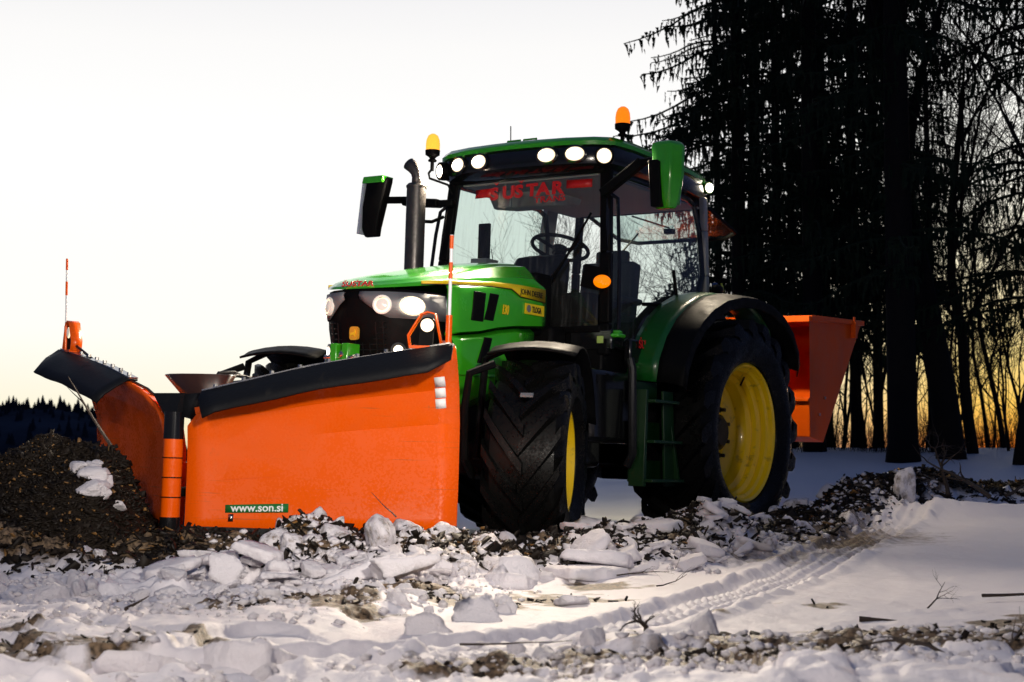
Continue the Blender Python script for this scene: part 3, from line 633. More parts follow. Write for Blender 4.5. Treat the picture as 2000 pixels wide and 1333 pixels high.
b = MB(); b.bar((1.54, .70, 2.40), (1.56, 1.02, 2.60), .07, .055, (1, 0, 0)); b.bar((1.56, 1.00, 2.59), (1.57, 1.18, 2.60), .05, .05, (1, 0, 0)); b.build('mirror_arm', MBK, TR, bevel=.01)
b = MB(); b.bar((1.54, -.57, 2.42), (1.545, -.74, 2.425), .05, .06, (1, 0, 0)); b.bar((1.545, -.70, 2.425), (1.55, -1.02, 2.455), .06, .095, (1, 0, 0)); b.bar((1.55, -.98, 2.47), (1.57, -1.20, 2.48), .05, .05, (1, 0, 0)); b.build('mirror_arm', MBK, TR, bevel=.01)
# indicator on the left pillar
b = MB(); b.ball((1.50, .70, 1.79), .075, .55, .75, .62); b.bar((1.50, .55, 1.84), (1.50, .72, 1.80), .06, .16, (0, 0, 1)); ib = b.build('indicator_housing', MBK, TR)
b = MB(); disc_lens(b, (1.555, .725, 1.785), Vector((.85, .5, 0)), .045, 1.3, .03, 24); b.build('indicator', MAMB, ib)
# interior
b = MB()
b.box((.42, 0, 1.62), (.50, .50, .14)); b.box((.20, 0, 1.86), (.13, .48, .50), Matrix.Rotation(R(-8), 3, 'Y')); b.box((.15, 0, 2.14), (.09, .28, .14)); b.box((.42, .30, 1.78), (.36, .08, .05)); b.box((.42, -.34, 1.78), (.46, .16, .08)); b.box((.42, 0, 1.45), (.3, .3, .25))
b.build('seat', MSEAT, TR, bevel=.04)
b = MB(); b.prism([(1.48, 1.5), (1.48, 1.80), (1.30, 2.02), (1.12, 2.06), (1.05, 2.0), (1.12, 1.5)], lambda u, v, q: (u, q, v), -.17, .17); b.box((1.36, 0, 1.62), (.22, 1.16, .22)); b.build('dashboard', MBK, TR, bevel=.03)
b = MB(); cw = Vector((.95, .0, 2.135)); ax = Vector((-.35, 0, 1)).normalized(); a_ = Vector((0, 1, 0)); u_ = ax.cross(a_)
b.tube([cw + (a_ * math.cos(t_) + u_ * math.sin(t_)) * .215 for t_ in [2 * math.pi * k / 36 for k in range(37)]], .015, 8, caps=False)
for t_ in (0, 2.1, 4.2): b.bar(cw - ax * .03, cw + (a_ * math.cos(t_) + u_ * math.sin(t_)) * .21, .03, .012, ax)
b.cyl(cw - ax * .05, cw + ax * .005, .055, n=20); b.cyl(cw - ax * .04, (1.15, 0, 1.85), .035); b.build('steering_wheel', MBK, TR)
b = MB(); b.box((1.16, -.55, 2.17), (.03, .10, .30)); b.bar((1.2, -.58, 1.8), (1.18, -.56, 2.05), .03, .03); b.build('monitor', MBK, TR, bevel=.006)
b = MB(); b.box((1.28, -.46, 2.0), (.16, .14, .05)); b.box((1.30, -.42, 1.94), (.12, .26, .06)); b.tube([(1.30, -.36, 1.95), (1.31, -.38, 2.10)], .004, 5); b.build('terminal', MGR, TR, bevel=.01)
b = MB(); b.box((1.36, -.235, 2.455), (.03, .115, .13)); b.bar((1.36, -.235, 2.5), (1.36, -.235, 2.58), .02, .02, (1, 0, 0)); b.build('interior_mirror', MGR, TR, bevel=.012)
b = MB(); b.prism([(.55, 2.575), (1.05, 2.575), (.95, 2.46), (.60, 2.50)], lambda u, v, q: (u, q, v), -.62, -.05); b.build('sun_blind', MIN, TR, bevel=.02)
# mudguards
def sweep(path, y0, y1, drop=0, th=.02):
    mb = MB(); rows = []
    for (x, z_) in path: rows.append([(x, lerp(y0, y1, k / 4), z_ - drop * (k / 4) ** 2) for k in range(5)])
    mb.grid(rows); return mb
FP = [(1.24, 1.12), (1.20, 1.28), (1.10, 1.44), (.96, 1.58), (.78, 1.69), (.55, 1.78), (.3, 1.83), (.02, 1.845), (-.25, 1.82), (-.48, 1.75), (-.66, 1.64), (-.77, 1.50)]
for sg in (1, -1):
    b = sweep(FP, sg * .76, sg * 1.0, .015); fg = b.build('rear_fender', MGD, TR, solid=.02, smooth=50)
    FP2 = [(x, z_ - .012) for x, z_ in FP] + [(-.79, 1.40), (-.76, 1.34)]
    b = sweep(FP2, sg * .99, sg * 1.20, .035)
    rows = [[(x, sg * 1.20, z_ - .035), (x * .965, sg * 1.205, (z_ - .79) * .95 + .755 - .02)] for x, z_ in FP2]; b.grid(rows)
    b.build('fender_extension', MBK, fg, solid=.012, smooth=50)
    b = MB(); ctr = (.0, .79)
    vs = [(x, sg * .665, z_) for x, z_ in FP]; b.add(vs + [(-.6, sg * .665, 1.1), (.9, sg * .665, 1.1)], [tuple(range(len(vs) + 2))]); b.build('fender_wall', MBK, fg, solid=.01)
    # front mudguards follow the steered wheels
    S = Matrix.Translation((2.76, sg * 1.0, .54)) @ Matrix.Rotation(ST, 4, 'Z')
    b = MB(); b.M = S; rows = []
    for k in range(15):
        t_ = R(lerp(62, 158, k / 14)); rr_ = .725 + (.02 if k in (0, 14) else 0)
        rows.append([(rr_ * math.cos(t_) - q * q * 0, lerp(-.26, .27, (i + 0) / 6), rr_ * math.sin(t_) - .035 * abs(i - 3) / 3 * abs(i - 3) / 3) for i, q in enumerate([0] * 7)])
    b.grid(rows); ff = b.build('front_fender', MBK, TR, solid=.014, smooth=50)
    if sg > 0:
        b = MB(); b.M = S; b.box((.595, .03, .375), (.012, .075, .028), Matrix.Rotation(R(-55), 3, 'Y')); b.build('maker_plate', MGR, ff)
    b = MB(); b.M = S; b.tube([(.42, -.20, .56), (.50, -.33, .50), (.47, -.36, .30), (.40, -.37, .0), (.2, -.36, -.1)], .024, 8); b.tube([(-.1, -.2, .70), (-.1, -.36, .62), (.1, -.36, .0)], .024, 8); b.build('fender_bracket', MBK, ff)
b = MB(); b.ball((-.10, .80, 1.90), .05, 1.6, .8, .9); b.box((-.12, .78, 1.87), (.10, .05, .05)); b.build('coupler_block', MBK, TR)
b = MB(); b.box((-.22, .72, 1.96), (.03, .03, .02)); b.build('coupler_cap', MBLUE, TR)
b = MB(); b.tube([(-.25, .70, 1.87), (-.40, .68, 1.885), (-.50, .66, 1.94), (-.50, .64, 2.0)], .007, 6); b.build('hose', mat('yellow_green_hose', (.4, .5, .04), .4), TR)

# ------------------------------------------------------------------ THE SNOW PLOUGH
HX = 4.82
PL = root('snow_plough', (HX, 0, .10), 'orange V shaped snow plough with black top flaps mounted in front of the green tractor', 'snow plough', frame=TW)
PROF = [(.0, .018), (.12, .006), (.35, 0), (.62, .012), (.80, .055), (.93, .12), (1.0, .175)]
def wing(tipx, tipy, sg):
    D = Vector((tipx - HX, tipy, 0)); Lw = D.length; D.normalize(); Nn = Vector((D.y, -D.x, 0)) * (1 if sg > 0 else -1)
    def ztop_(s_): return lerp(.79, 1.115, s_) + .03 * math.sin(math.pi * s_)
    def P(s_, t_, off=0):   # along, up
        nn = interp(t_, [p_[0] for p_ in PROF], [p_[1] for p_ in PROF]) - .06
        k = 1.0 if sg > 0 else 1.0
        zz = lerp(.10, ztop_(s_), t_)
        dep = nn * lerp(.45, 1.55, s_) + (max(0, .17 - s_) * .32 if sg > 0 else 0)
        return Vector((HX, 0, 0)) + D * (s_ * Lw) + Nn * (dep + off) + Vector((0, 0, zz))
    return P, D, Nn, Lw, ztop_
for (tx, ty, sg, lb) in ((4.11, 1.36, 1, 'near plough wing facing the camera, glossy orange'), (4.20, -1.40, -1, 'far plough wing in shadow behind the wood chip heap')):
    P, D, Nn, Lw, zt = wing(tx, ty, sg)
    b = MB(); S_ = [.055, .12, .22, .34, .46, .58, .70, .82, .92, 1.0]; T_ = [0, .12, .35, .62, .80, .93, 1.0]
    rows = []
    for s_ in S_:
        tm = 1.0 if s_ > .13 else (.80 if s_ < .1 else .94)
        rows.append([tuple(P(s_, t_ * tm)) for t_ in T_])
    b.grid(rows); w_ = b.build('plough_wing', MO, PL, solid=.012, off=-1 if sg > 0 else 1, smooth=12, label=lb)
    # ribs and top rail on the back
    b = MB()
    for s_ in (.10, .38, .66, .94):
        pts = [P(s_, t_, -.006) for t_ in T_[:-1]]
        bk = [p_ - Nn * .10 for p_ in pts]
        b.add(pts + bk + [p_ + D * .012 for p_ in pts] + [p_ + D * .012 for p_ in bk], [(i, i + 1, 7 + i, 6 + i) for i in range(5)] + [(12 + i, 13 + i, 19 + i, 18 + i) for i in range(5)] + [(6 + i, 6 + i + 1, 18 + i + 1, 18 + i) for i in range(5)])
    b.bar(P(.08, .45, -.06), P(.97, .45, -.06), .08, .10); b.bar(P(.08, .9, -.05), P(.97, .97, -.05), .05, .04)
    b.build('back_ribs', MO, w_)
    # rubber flap clamped on the top edge, leaning forward
    b = MB(); rows = []
    s0 = .115 if sg > 0 else .30
    for k in range(13):
        s_ = lerp(s0, .995, k / 12); e = P(s_, 1.0)
        wd = .145 if sg > 0 else .19
        wv = .0012 * math.sin(k * 1.3)
        cut = 1 if k not in (12,) else .55
        e2 = D * (.05 if k == 0 and sg > 0 else 0)
        rows.append([tuple(e - Nn * .035 + Vector((0, 0, .012))), tuple(e + Nn * .02 + Vector((0, 0, .014))), tuple(e + Nn * (.02 + wd * .35 * cut) + Vector((0, 0, -.028 * cut + wv))), tuple(e + Nn * (.02 + wd * .7 * cut) + Vector((0, 0, -.075 * cut + wv * 2)) + e2 * .5), tuple(e + Nn * (.02 + wd * .92 * cut) + Vector((0, 0, -.125 * cut + wv * 3)) + e2)])
    b.grid(rows); fl = b.build('rubber_flap', MRF, PL, solid=.012)
    b = MB(); b.bar(P(s0, 1.0, -.010) + Vector((0, 0, .024)), P(.5, 1.0, -.010) + Vector((0, 0, .024)), .055, .008); b.bar(P(.5, 1.0, -.010) + Vector((0, 0, .024)), P(.985, 1.0, -.010) + Vector((0, 0, .024)), .055, .008)
    for k in range(9):
        c0 = P(lerp(s0 + .04, .96, k / 8), 1.0, -.010) + Vector((0, 0, .026)); b.cyl(c0, c0 + Vector((0, 0, .016)), .012, n=6)
    b.build('clamp_strip', MCH, fl)
    # cutting edge
    b = MB(); b.add([P(.06, 0, .01), P(1, 0, .01), P(1, 0, .01) + Vector((0, 0, .10)), P(.06, 0, .01) + Vector((0, 0, .10))] + [P(.06, 0, -.03), P(1, 0, -.03), P(1, 0, -.03) + Vector((0, 0, .10)), P(.06, 0, -.03) + Vector((0, 0, .10))], [(0, 1, 2, 3), (4, 5, 6, 7), (0, 1, 5, 4), (2, 3, 7, 6)]); b.v = [(x, y, z_ - .06) for x, y, z_ in b.v]; b.build('cutting_edge', MST, PL)
    # marker lamp in its bent orange guard
    sl = .90 if sg > 0 else .93
    base = P(sl, 1.0, -.02) + Vector((0, 0, .02)); hw = .078
    lo_ = [(-hw - .012, 0), (-hw - .022, .06), (-.035, .172), (0, .185), (.04, .175), (hw, 0)]
    rows = [[tuple(base + D * u + Nn * q + Vector((0, 0, v))) for q in (-.035, .035)] for u, v in lo_]
    b = MB(); b.grid(rows); b.bar(base - D * (hw + .01), base + D * (hw + .01), .075, .012); gd = b.build('lamp_guard', MO, PL, solid=.006)
    b = MB(); q0 = base + Vector((0, 0, .115)); b.add([base - D * .045 + Nn * 0, base + D * .03, q0 + D * .035, q0 - D * .035] + [base - D * .045 + Nn * .02, base + D * .03 + Nn * .02, q0 + D * .035 + Nn * .02, q0 - D * .035 + Nn * .02], [(0, 1, 2, 3), (4, 5, 6, 7), (0, 1, 5, 4), (1, 2, 6, 5), (2, 3, 7, 6), (3, 0, 4, 7)]); b.cyl(q0 - Nn * .02, q0 + Nn * .02, .045, n=20); b.build('lamp_plate', MBK, gd)
    b = MB(); disc_lens(b, q0 + Nn * .02, Nn, .034, 1, .012); b.build('marker_lamp', MLAMP if sg > 0 else MLAMP2, gd)
    # marker rod
    sr = .975 if sg > 0 else .955
    b0 = P(sr, 1.0, .0) + Vector((0, 0, -.01)); topv = b0 + Vector((.0, .0 if sg > 0 else -.03, .60))
    def seg(a, c_): return b0.lerp(topv, a), b0.lerp(topv, c_)
    b = MB(); a, c_ = seg(.2, 1); b.cyl(a, c_, .009 if sg > 0 else .006, n=10); rd = b.build('marker_rod', MWH, PL)
    b = MB(); a, c_ = seg(0, .30); b.cyl(a, c_, .017 if sg > 0 else .01, n=12); b.build('rod_holder', MO, rd)
    b = MB()
    for u0, u1 in ((.62, .76), (.88, .995)): b = MB(); a, c_ = seg(u0, u1); b.cyl(a, c_, .0105 if sg > 0 else .0075, n=10); b.build('rod_band', MO, rd)
    if sg > 0:
        for k in range(3):
            s_ = .935; t0 = .865 - k * .056; b = MB()
            c0 = [P(s_ - .018, t0, .004), P(s_ + .018, t0, .004), P(s_ + .020, t0 - .050, .004), P(s_ - .016, t0 - .050, .004)]; b.add(c0, [(0, 1, 2, 3)]); b.build('reflector', MREF, w_, solid=.003, off=0)
        c0 = [P(.265, .165, .004), P(.487, .165, .004), P(.487, .108, .004), P(.265, .108, .004)]
        b = MB(); b.add([P(.190 + .222 * k / 6, tt_, .005) for k in range(7) for tt_ in (.205, .150)], [(2 * k, 2 * k + 2, 2 * k + 3, 2 * k + 1) for k in range(6)]); sgn = b.build('sign', MSG, w_, solid=.003)
        o0 = P(.211, .158, .0085); text_mesh('lettering', 'www.son.si', .060, o0, P(.405, .158, .0085) - o0, (P(.3, .17, 0) - P(.3, .12, 0)), MWH, sgn, bold=.001, sx=1.02)
        b = MB(); b.add([P(.202, .09, .006), P(.22, .09, .006), P(.22, .142, .006), P(.202, .142, .006)], [(0, 1, 2, 3)]); b.build('sign_bracket', MCH, w_, solid=.003)
# hinge post
b = MB(); b.cyl((HX, 0, .18), (HX, 0, .60), .052, n=28)
post = b.build('hinge_post', MO, PL)
b = MB(); b.cyl((HX, 0, .07), (HX, 0, .185), .054, n=28); b.build('hinge_foot', MBG, post)
b = MB(); b.cyl((HX, 0, .60), (HX, 0, .745), .053, n=28); b.build('hinge_collar', MBG, post)
b = MB()
for z_ in (.29, .395, .50): b.cyl((HX, 0, z_ - .003), (HX, 0, z_ + .003), .0545, n=28)
b.build('hinge_joint', MBK, post)
b = MB(); b.prism([(-.16, .845), (.05, .845), (.045, .73), (-.045, .73)], lambda u, v, q: (HX - .02 + q - (.02 if v > .8 else 0), u, v), -.05, .05)
b.add([(HX - .10, -.24, .82), (HX - .02, -.15, .842), (HX - .01, -.05, .72), (HX - .08, -.08, .70)], [(0, 1, 2, 3)]); b.add([(HX - .10, .16, .86), (HX - .02, .05, .842), (HX - .01, .05, .72), (HX - .08, .10, .70)], [(0, 1, 2, 3)])
b.build('centre_flap', MRF, PL, solid=.006)
b = MB(); rows = []
for k in range(9):
    t_ = k / 8; a = R(lerp(200, -20, t_))
    rows.append([(HX - .26 + .13 * math.sin(a) * 1.1 + .05, -.03 + .23 * -math.cos(a) * -1, .955), (HX - .20 + .06 * math.sin(a), .02 + .10 * math.cos(a), .80), (HX - .16 + .04 * math.sin(a), .03 + .05 * math.cos(a), .70)])
b.grid(rows); b.build('spray_guard', mat('guard_rubber', (.035, .014, .008), .35, var=.3), PL, solid=.008)
# push frame, rams and hoses behind the wings
b = MB(); b.box((3.95, 0, .55), (.16, .9, .35)); b.bar((3.6, .3, .75), (4.0, .3, .6), .06, .12); b.bar((3.6, -.3, .75), (4.0, -.3, .6), .06, .12); b.bar((3.95, 0, .5), (HX - .30, 0, .45), .16, .14); b.bar((HX - .35, 0, .32), (HX - .04, 0, .32), .06, .05); b.bar((3.95, 0, .75), (3.55, 0, 1.0), .08, .08); b.bar((4.6, 0, .75), (4.0, 0, .85), .10, .06); b.build('push_frame', MBK, PL, bevel=.01)
b = MB()
b.cyl((4.50, .10, .90), (4.05, .10, .955), .022, n=12); b.cyl((4.05, .10, .955), (3.98, .10, .965), .046, n=16); b.cyl((3.95, .10, .965), (3.90, .10, .97), .046, n=16); b.cyl((3.98, .10, .965), (3.62, .10, 1.0), .030, n=14)
for k in range(6): c0 = (3.86 - k * .035, .10, .975 + k * .004); b.cyl(c0, (c0[0] - .012, .10, c0[2] + .001), .042, n=16)
b.build('lift_ram', MST, PL)
b = MB()
for xx in (3.885, 3.645): b.cyl((xx, .10, .972), (xx - .022, .10, .974), .045, n=16)
b.build('ram_band', MY, PL)
b = MB(); b.ball((3.86, -.02, .99), .055, 1.8, .8, .8); b.box((3.62, -.05, 1.02), (.10, .03, .05)); b.build('accumulator', MGR, PL)
b = MB()
hs = [[(4.55, .05, .86), (4.52, .06, .95), (4.40, .05, .965), (4.25, .08, .95), (4.0, .16, .93), (3.7, .18, .98)], [(4.6, .10, .84), (4.5, .12, .92), (4.3, .16, .95), (4.1, .18, .90), (3.8, .22, .92)],
      [(4.55, -.02, .88), (4.48, -.02, .975), (4.38, -.0, .985), (4.28, .04, .94), (4.12, .1, .95), (3.9, .2, .90)], [(4.45, .15, .80), (4.40, .15, .90), (4.2, .2, .91), (4.05, .25, .85)]]
for h_ in hs: b.tube([Vector(p_) for p_ in h_], .011, 7)
b.tube([(4.64, -.28, .80), (4.60, -.45, .88), (4.55, -.7, .95), (4.48, -1.05, 1.06), (4.40, -1.33, 1.17), (4.39, -1.36, 1.19)], .009, 7)
b.build('hose', MHOSE, PL, smooth=60)
b = MB(); 
for c0 in ((4.42, .13, .90), (4.37, .16, .92), (4.3, .12, .89)): b.cyl(c0, (c0[0] + .03, c0[1] + .02, c0[2] + .05), .018, n=8)
b.build('hose_fitting', MST, PL)

# ------------------------------------------------------------------ SPREADER behind the tractor
SP = root('grit_spreader', (-2.2, 0, .75), 'orange hopper of a grit spreader carried on the back of the tractor', 'spreader', frame=TW)
W_ = .90
b = MB(); prof = [(-1.70, 1.81), (-2.93, 1.87), (-2.05, .76), (-1.74, .78)]
prof = [(-1.70, 1.80), (-2.93, 1.87), (-2.06, .76), (-1.76, .80), (-1.735, 1.13)]
b.prism(prof[::-1], lambda u, v, q: (u, q, v), -W_, W_); b.f = [f for f in b.f if set(f) != {0, 4, 5, 9}] 
hp = b.build('hopper', MOB, SP, smooth=10, bevel=.006)
b = MB(); b.bar((-1.675, -W_ - .02, 1.815), (-1.675, W_ + .02, 1.815), .05, .055); b.bar((-1.70, W_ + .012, 1.825), (-2.95, W_ + .012, 1.885), .028, .045); b.bar((-1.70, -W_ - .012, 1.825), (-2.95, -W_ - .012, 1.885), .028, .045); b.bar((-2.95, -W_, 1.885), (-2.95, W_, 1.885), .05, .045)
b.bar((-1.735, -W_, 1.12), (-1.735, W_, 1.12), .05, .03); b.build('rim_rail', MOB, hp, bevel=.004)
b = MB(); b.box((-2.68, W_ + .03, 1.80), (.05, .05, .15)); b.cyl((-2.68, W_ + .03, 1.86), (-2.68, W_ + .03, 1.92), .012); b.build('latch', MOB, hp, bevel=.003)
for xx, zz in ((-2.05, 1.15), (-1.93, 1.0)): b = MB(); b.cyl((xx, W_, zz), (xx, W_ + .018, zz), .014, n=8); b.build('bolt', MCH, hp)
b = MB(); b.box((-1.62, 0, .75), (.16, .9, .6)); b.box((-1.9, 0, .68), (.5, .5, .18)); b.cyl((-1.95, 0, .35), (-1.95, 0, .62), .03); b.cyl((-1.95, 0, .33), (-1.95, 0, .35), .28, n=24); b.build('spreader_frame', MBK, SP, bevel=.01)
# ------------------------------------------------------------------ GROUND
_rs = np.random.RandomState(3); _T = _rs.rand(256, 256)
def vn(x, y, sc_, seed=0):
    x = x * sc_ + seed * 17.31; y = y * sc_ + seed * 9.77
    xi = np.floor(x).astype(int); yi = np.floor(y).astype(int); fx = x - xi; fy = y - yi
    fx = fx * fx * (3 - 2 * fx); fy = fy * fy * (3 - 2 * fy)
    g = lambda a, b: _T[a % 256, b % 256]
    return (g(xi, yi) * (1 - fx) + g(xi + 1, yi) * fx) * (1 - fy) + (g(xi, yi + 1) * (1 - fx) + g(xi + 1, yi + 1) * fx) * fy - .5
def fbm(x, y, sc_, oct_=4, seed=0, gain=.5):
    a = 1; t = 0
    for o in range(oct_): t = t + a * vn(x, y, sc_ * 2.03 ** o, seed + o * 3); a *= gain
    return t
def clods(x, y, sc_, seed=0, rad=.62):      # rounded clods: a dome in every cell of a jittered lattice
    x = x * sc_ + seed * 5.1; y = y * sc_ + seed * 2.3; xi = np.floor(x).astype(int); yi = np.floor(y).astype(int); best = np.zeros(np.shape(x))
    for dx in (-1, 0, 1):
        for dy in (-1, 0, 1):
            cx = xi + dx; cy = yi + dy; jx = _T[cx % 256, cy % 256]; jy = _T[(cx + 91) % 256, (cy + 37) % 256]; rr = (.35 + .65 * _T[(cx + 13) % 256, (cy + 151) % 256]) * rad
            d2 = (x - cx - jx) ** 2 + (y - cy - jy) ** 2; best = np.maximum(best, np.sqrt(np.maximum(0, rr * rr - d2)))
    return best
def sst(v, a, b): t = np.clip((v - a) / (b - a), 0, 1); return t * t * (3 - 2 * t)
def seg_dist(x, y, P_):
    best = np.full(np.shape(x), 1e9); hh = np.zeros(np.shape(x)); ww = np.ones(np.shape(x)); along = np.zeros(np.shape(x)); sgd = np.zeros(np.shape(x)); acc = 0
    for (x0, y0, h0, w0), (x1, y1, h1, w1) in zip(P_, P_[1:]):
        dx, dy = x1 - x0, y1 - y0; L_ = math.hypot(dx, dy); t = np.clip(((x - x0) * dx + (y - y0) * dy) / L_ ** 2, 0, 1)
        d_ = np.hypot(x - x0 - t * dx, y - y0 - t * dy); m_ = d_ < best
        best = np.where(m_, d_, best); hh = np.where(m_, h0 + (h1 - h0) * t, hh); ww = np.where(m_, w0 + (w1 - w0) * t, ww); along = np.where(m_, acc + t * L_, along)
        sgd = np.where(m_, np.sign((x - x0) * dy - (y - y0) * dx), sgd); acc += L_
    return best, hh, ww, along, sgd
BANK = [(-4.5, 7.6, .25, .6), (-3.2, 7.75, .30, .65), (-2.0, 7.6, .18, .72), (-1.2, 7.65, .17, .75), (-.6, 7.75, .29, .75), (-.1, 8.1, .16, .7), (.25, 8.45, .12, .65), (.6, 8.8, .19, .6), (1.1, 9.5, .26, .6), (1.7, 10.4, .17, .55), (2.4, 11.6, .16, .55), (3.2, 12.8, .22, .6), (4.1, 13.4, .24, .7), (5.5, 13.8, .12, .7), (8, 14.5, .06, .6)]
TRACK = [(3.2, 12.2, 0, .22), (2.55, 10.7, 0, .21), (1.75, 8.8, 0, .20), (1.25, 7.6, 0, .19), (.85, 6.6, 0, .18), (.45, 5.7, 0, .18), (0, 5.1, 0, .17), (-.9, 4.5, 0, .17), (-2, 4.1, 0, .17)]
def px_w(px, py, z_=0):     # used only to note where the photo's dirt bands lie on the ground
    d_ = (CAM_H - z_) * 3000 / (py - 889.4); return ((px - 1000) / 3000 * d_, d_)
DIRT = [(-1.6, 4.75, .5, .22, .85), (-1.15, 4.9, .3, .10, .6), (-2.0, 5.2, .6, .2, .6), (-.78, 6.15, .42, .42, 1.0), (-.30, 6.45, .42, .36, .95), (-1.2, 6.3, .5, .2, .45), (.20, 6.8, .35, .26, .8), (.5, 7.4, .3, .25, .5), (-.55, 5.75, .4, .16, .6),
        (.30, 4.5, .6, .22, .95), (.75, 4.75, .5, .38, 1.0), (1.25, 4.95, .5, .45, 1.0), (-.15, 4.45, .5, .12, .7), (1.75, 5.2, .4, .42, .9), (.62, 5.3, .22, .12, .6), (1.2, 6.4, .2, .12, .5), (.75, 6.05, .16, .08, .5), (1.9, 5.8, .3, .2, .5)]
def smooth_zone(x, y, d_):     # the unbroken sheet of snow, centre to right
    lo = 4.6 + .75 * sst(x, .1, .9); return sst(x - (.05 - (7.1 - y) * .40), -.15, .25) * sst(y, lo, lo + .35) * sst(d_, .72, 1.0)
def ground(x, y, full=False):
    x = np.asarray(x, float); y = np.asarray(y, float)
    z_ = .66 * sst(y, 13, 27) + .15 * sst(x, .8, 3.2) * sst(y, 6.5, 11.5) * (1 - .4 * sst(y, 12, 16))
    z_ = z_ - .3 * np.maximum(0, y - 40) * .05
    edge = np.maximum(0, -x - 1.5 + .35 * (y - 9)) * 0 + np.maximum(0, -x - 1.2 - .02 * y)
    fall = np.minimum(.42 * edge, 32) * sst(y, 9.3, 13.5); z_ = z_ - fall
    near = sst(y, 40, 14)
    z_ = z_ + (.035 * fbm(x, y, .8, 3, 1) + .018 * fbm(x, y, 3.1, 3, 5)) * near
    d_, h_, w_, al, sg_ = seg_dist(x, y, BANK)
    prof = sst(d_, w_ * 1.05, w_ * .12)
    rough = fbm(x, y, 4.2, 4, 11, .6)
    bank = prof * h_ * (1 + .9 * fbm(x, y, 1.6, 2, 21)) + prof * rough * .085
    # churned belt in front of the bank and the crusted lumps of the foreground
    belt = sst(d_, 1.5, .55) * sst(y, 5.4, 6.1)
    
    fore = sst(y, 5.6, 4.9); lft = sst(x, .4, -.5) * sst(y, 7.6, 6.6)
    smoothz = smooth_zone(x, y, d_)
    amt = np.clip(belt * .8 + fore * .75 + lft * .8, 0, 1) * (1 - .92 * smoothz)
    wob = .05 * fbm(x, y, 5, 2, 35); c1 = clods(x + wob, y - wob, 5.5, 1); c2 = clods(x - wob, y + wob, 13, 2); c3 = clods(x + wob * .6, y, 30, 3)
    patch = np.clip(.55 + 1.6 * fbm(x, y, 2.2, 3, 37), 0, 1.3)
    amt = np.clip(amt + prof * 1.1, 0, 1.2)
    z_ = z_ + bank + amt * patch * (c1 * .045 + c2 * .034 + c3 * .018) + amt * (.014 * fbm(x, y, 10, 3, 41)) + np.maximum(fore, lft) * (1 - smoothz) * (.045 * sst(fbm(x, y, 1.4, 3, 47), .02, .055) + .022 * sst(fbm(x, y, 2.6, 3, 49), .05, .075)) + (.0035 * fbm(x, y, 26, 3, 51) + .004 * fbm(x * 1.0, y * .35, 9, 3, 61)) * near
    # edges of a broken plate of crust in the left foreground
    # wheel ruts with cleat marks
    t_, _, tw, ta, tsg = seg_dist(x, y, TRACK)
    lat = t_ * tsg
    ins = sst(t_, tw * 1.02, tw * .86); side = sst(t_, tw * 1.5, tw * 1.05) * (1 - ins)
    clt = .5 + .5 * np.sin((ta / .055 + np.abs(lat) / .05) * 2 * math.pi * .5)
    grooves = .5 + .5 * np.cos(lat / .085 * 2 * math.pi)
    z_ = z_ + (-.030 * ins + .020 * side * (1 + 1.2 * fbm(x, y, 12, 2, 71)) + ins * (.016 * clt * grooves + .010 * grooves + .006 * fbm(x, y, 20, 2, 75))) * sst(y, 3.6, 4.4)
    # long low drift lit at the right edge
    rd = np.exp(-((y - (11.55 + .12 * (x - 3.2))) / .28) ** 2) * sst(x, 2.6, 3.1) * .10; z_ = z_ + rd
    if not full: return z_
    dirt = np.zeros(np.shape(x))
    for (cx, cy, rx, ry, a) in DIRT:
        dirt = np.maximum(dirt, a * np.exp(-(((x - cx) / rx) ** 2 + ((y - cy) / ry) ** 2)))
    dn = fbm(x, y, 5, 4, 81, .6)
    dirt = np.clip((dirt + dn * .8 - .20) * 2.2, 0, 1) * sst(dirt, .04, .3)
    back = np.where(sg_ < 0, 1., 0.)
    bd = sst(d_, w_ * .80, w_ * .30) * np.clip(.66 + .35 * back * sst(x, 1.0, .2) + 1.5 * fbm(x, y, 1.3, 3, 91) + sst(d_, w_ * .6, 0) * .25, 0, 1)
    bd = np.clip(bd + dn * .5 * (bd > .05), 0, 1)
    un = sst(y, 8.3, 8.9) * sst(y, 14.5, 12.5) * sst(x, 3.2, 2.0) * sst(x, -4, -2.5); un = un * np.clip(.5 + 1.3 * fbm(x, y, 1.1, 3, 95), 0, 1) * .8
    wood = sst(y, 24.5, 26.5) * np.clip(.75 + fbm(x, y, .6, 3, 97), 0, 1)
    return z_, np.clip(np.maximum.reduce([dirt, bd, un, wood]), 0, 1)
def axis_pts(lo, hi, fine0, fine1, step, grow=1.13):
    a = list(np.arange(fine0, fine1, step)); s_ = step; v = fine1
    while v < hi: a.append(v); s_ *= grow; v += s_
    a.append(hi); s_ = step; v = fine0 - step; b_ = []
    while v > lo: b_.append(v); s_ *= grow; v -= s_
    b_.append(lo); return np.array(b_[::-1] + a)
gx = axis_pts(-700, 700, -3.2, 4.2, .0165); gy = axis_pts(-60, 900, 3.7, 9.6, .016, 1.016)
GX, GY = np.meshgrid(gx, gy); GZ, GD = ground(GX, GY, True)
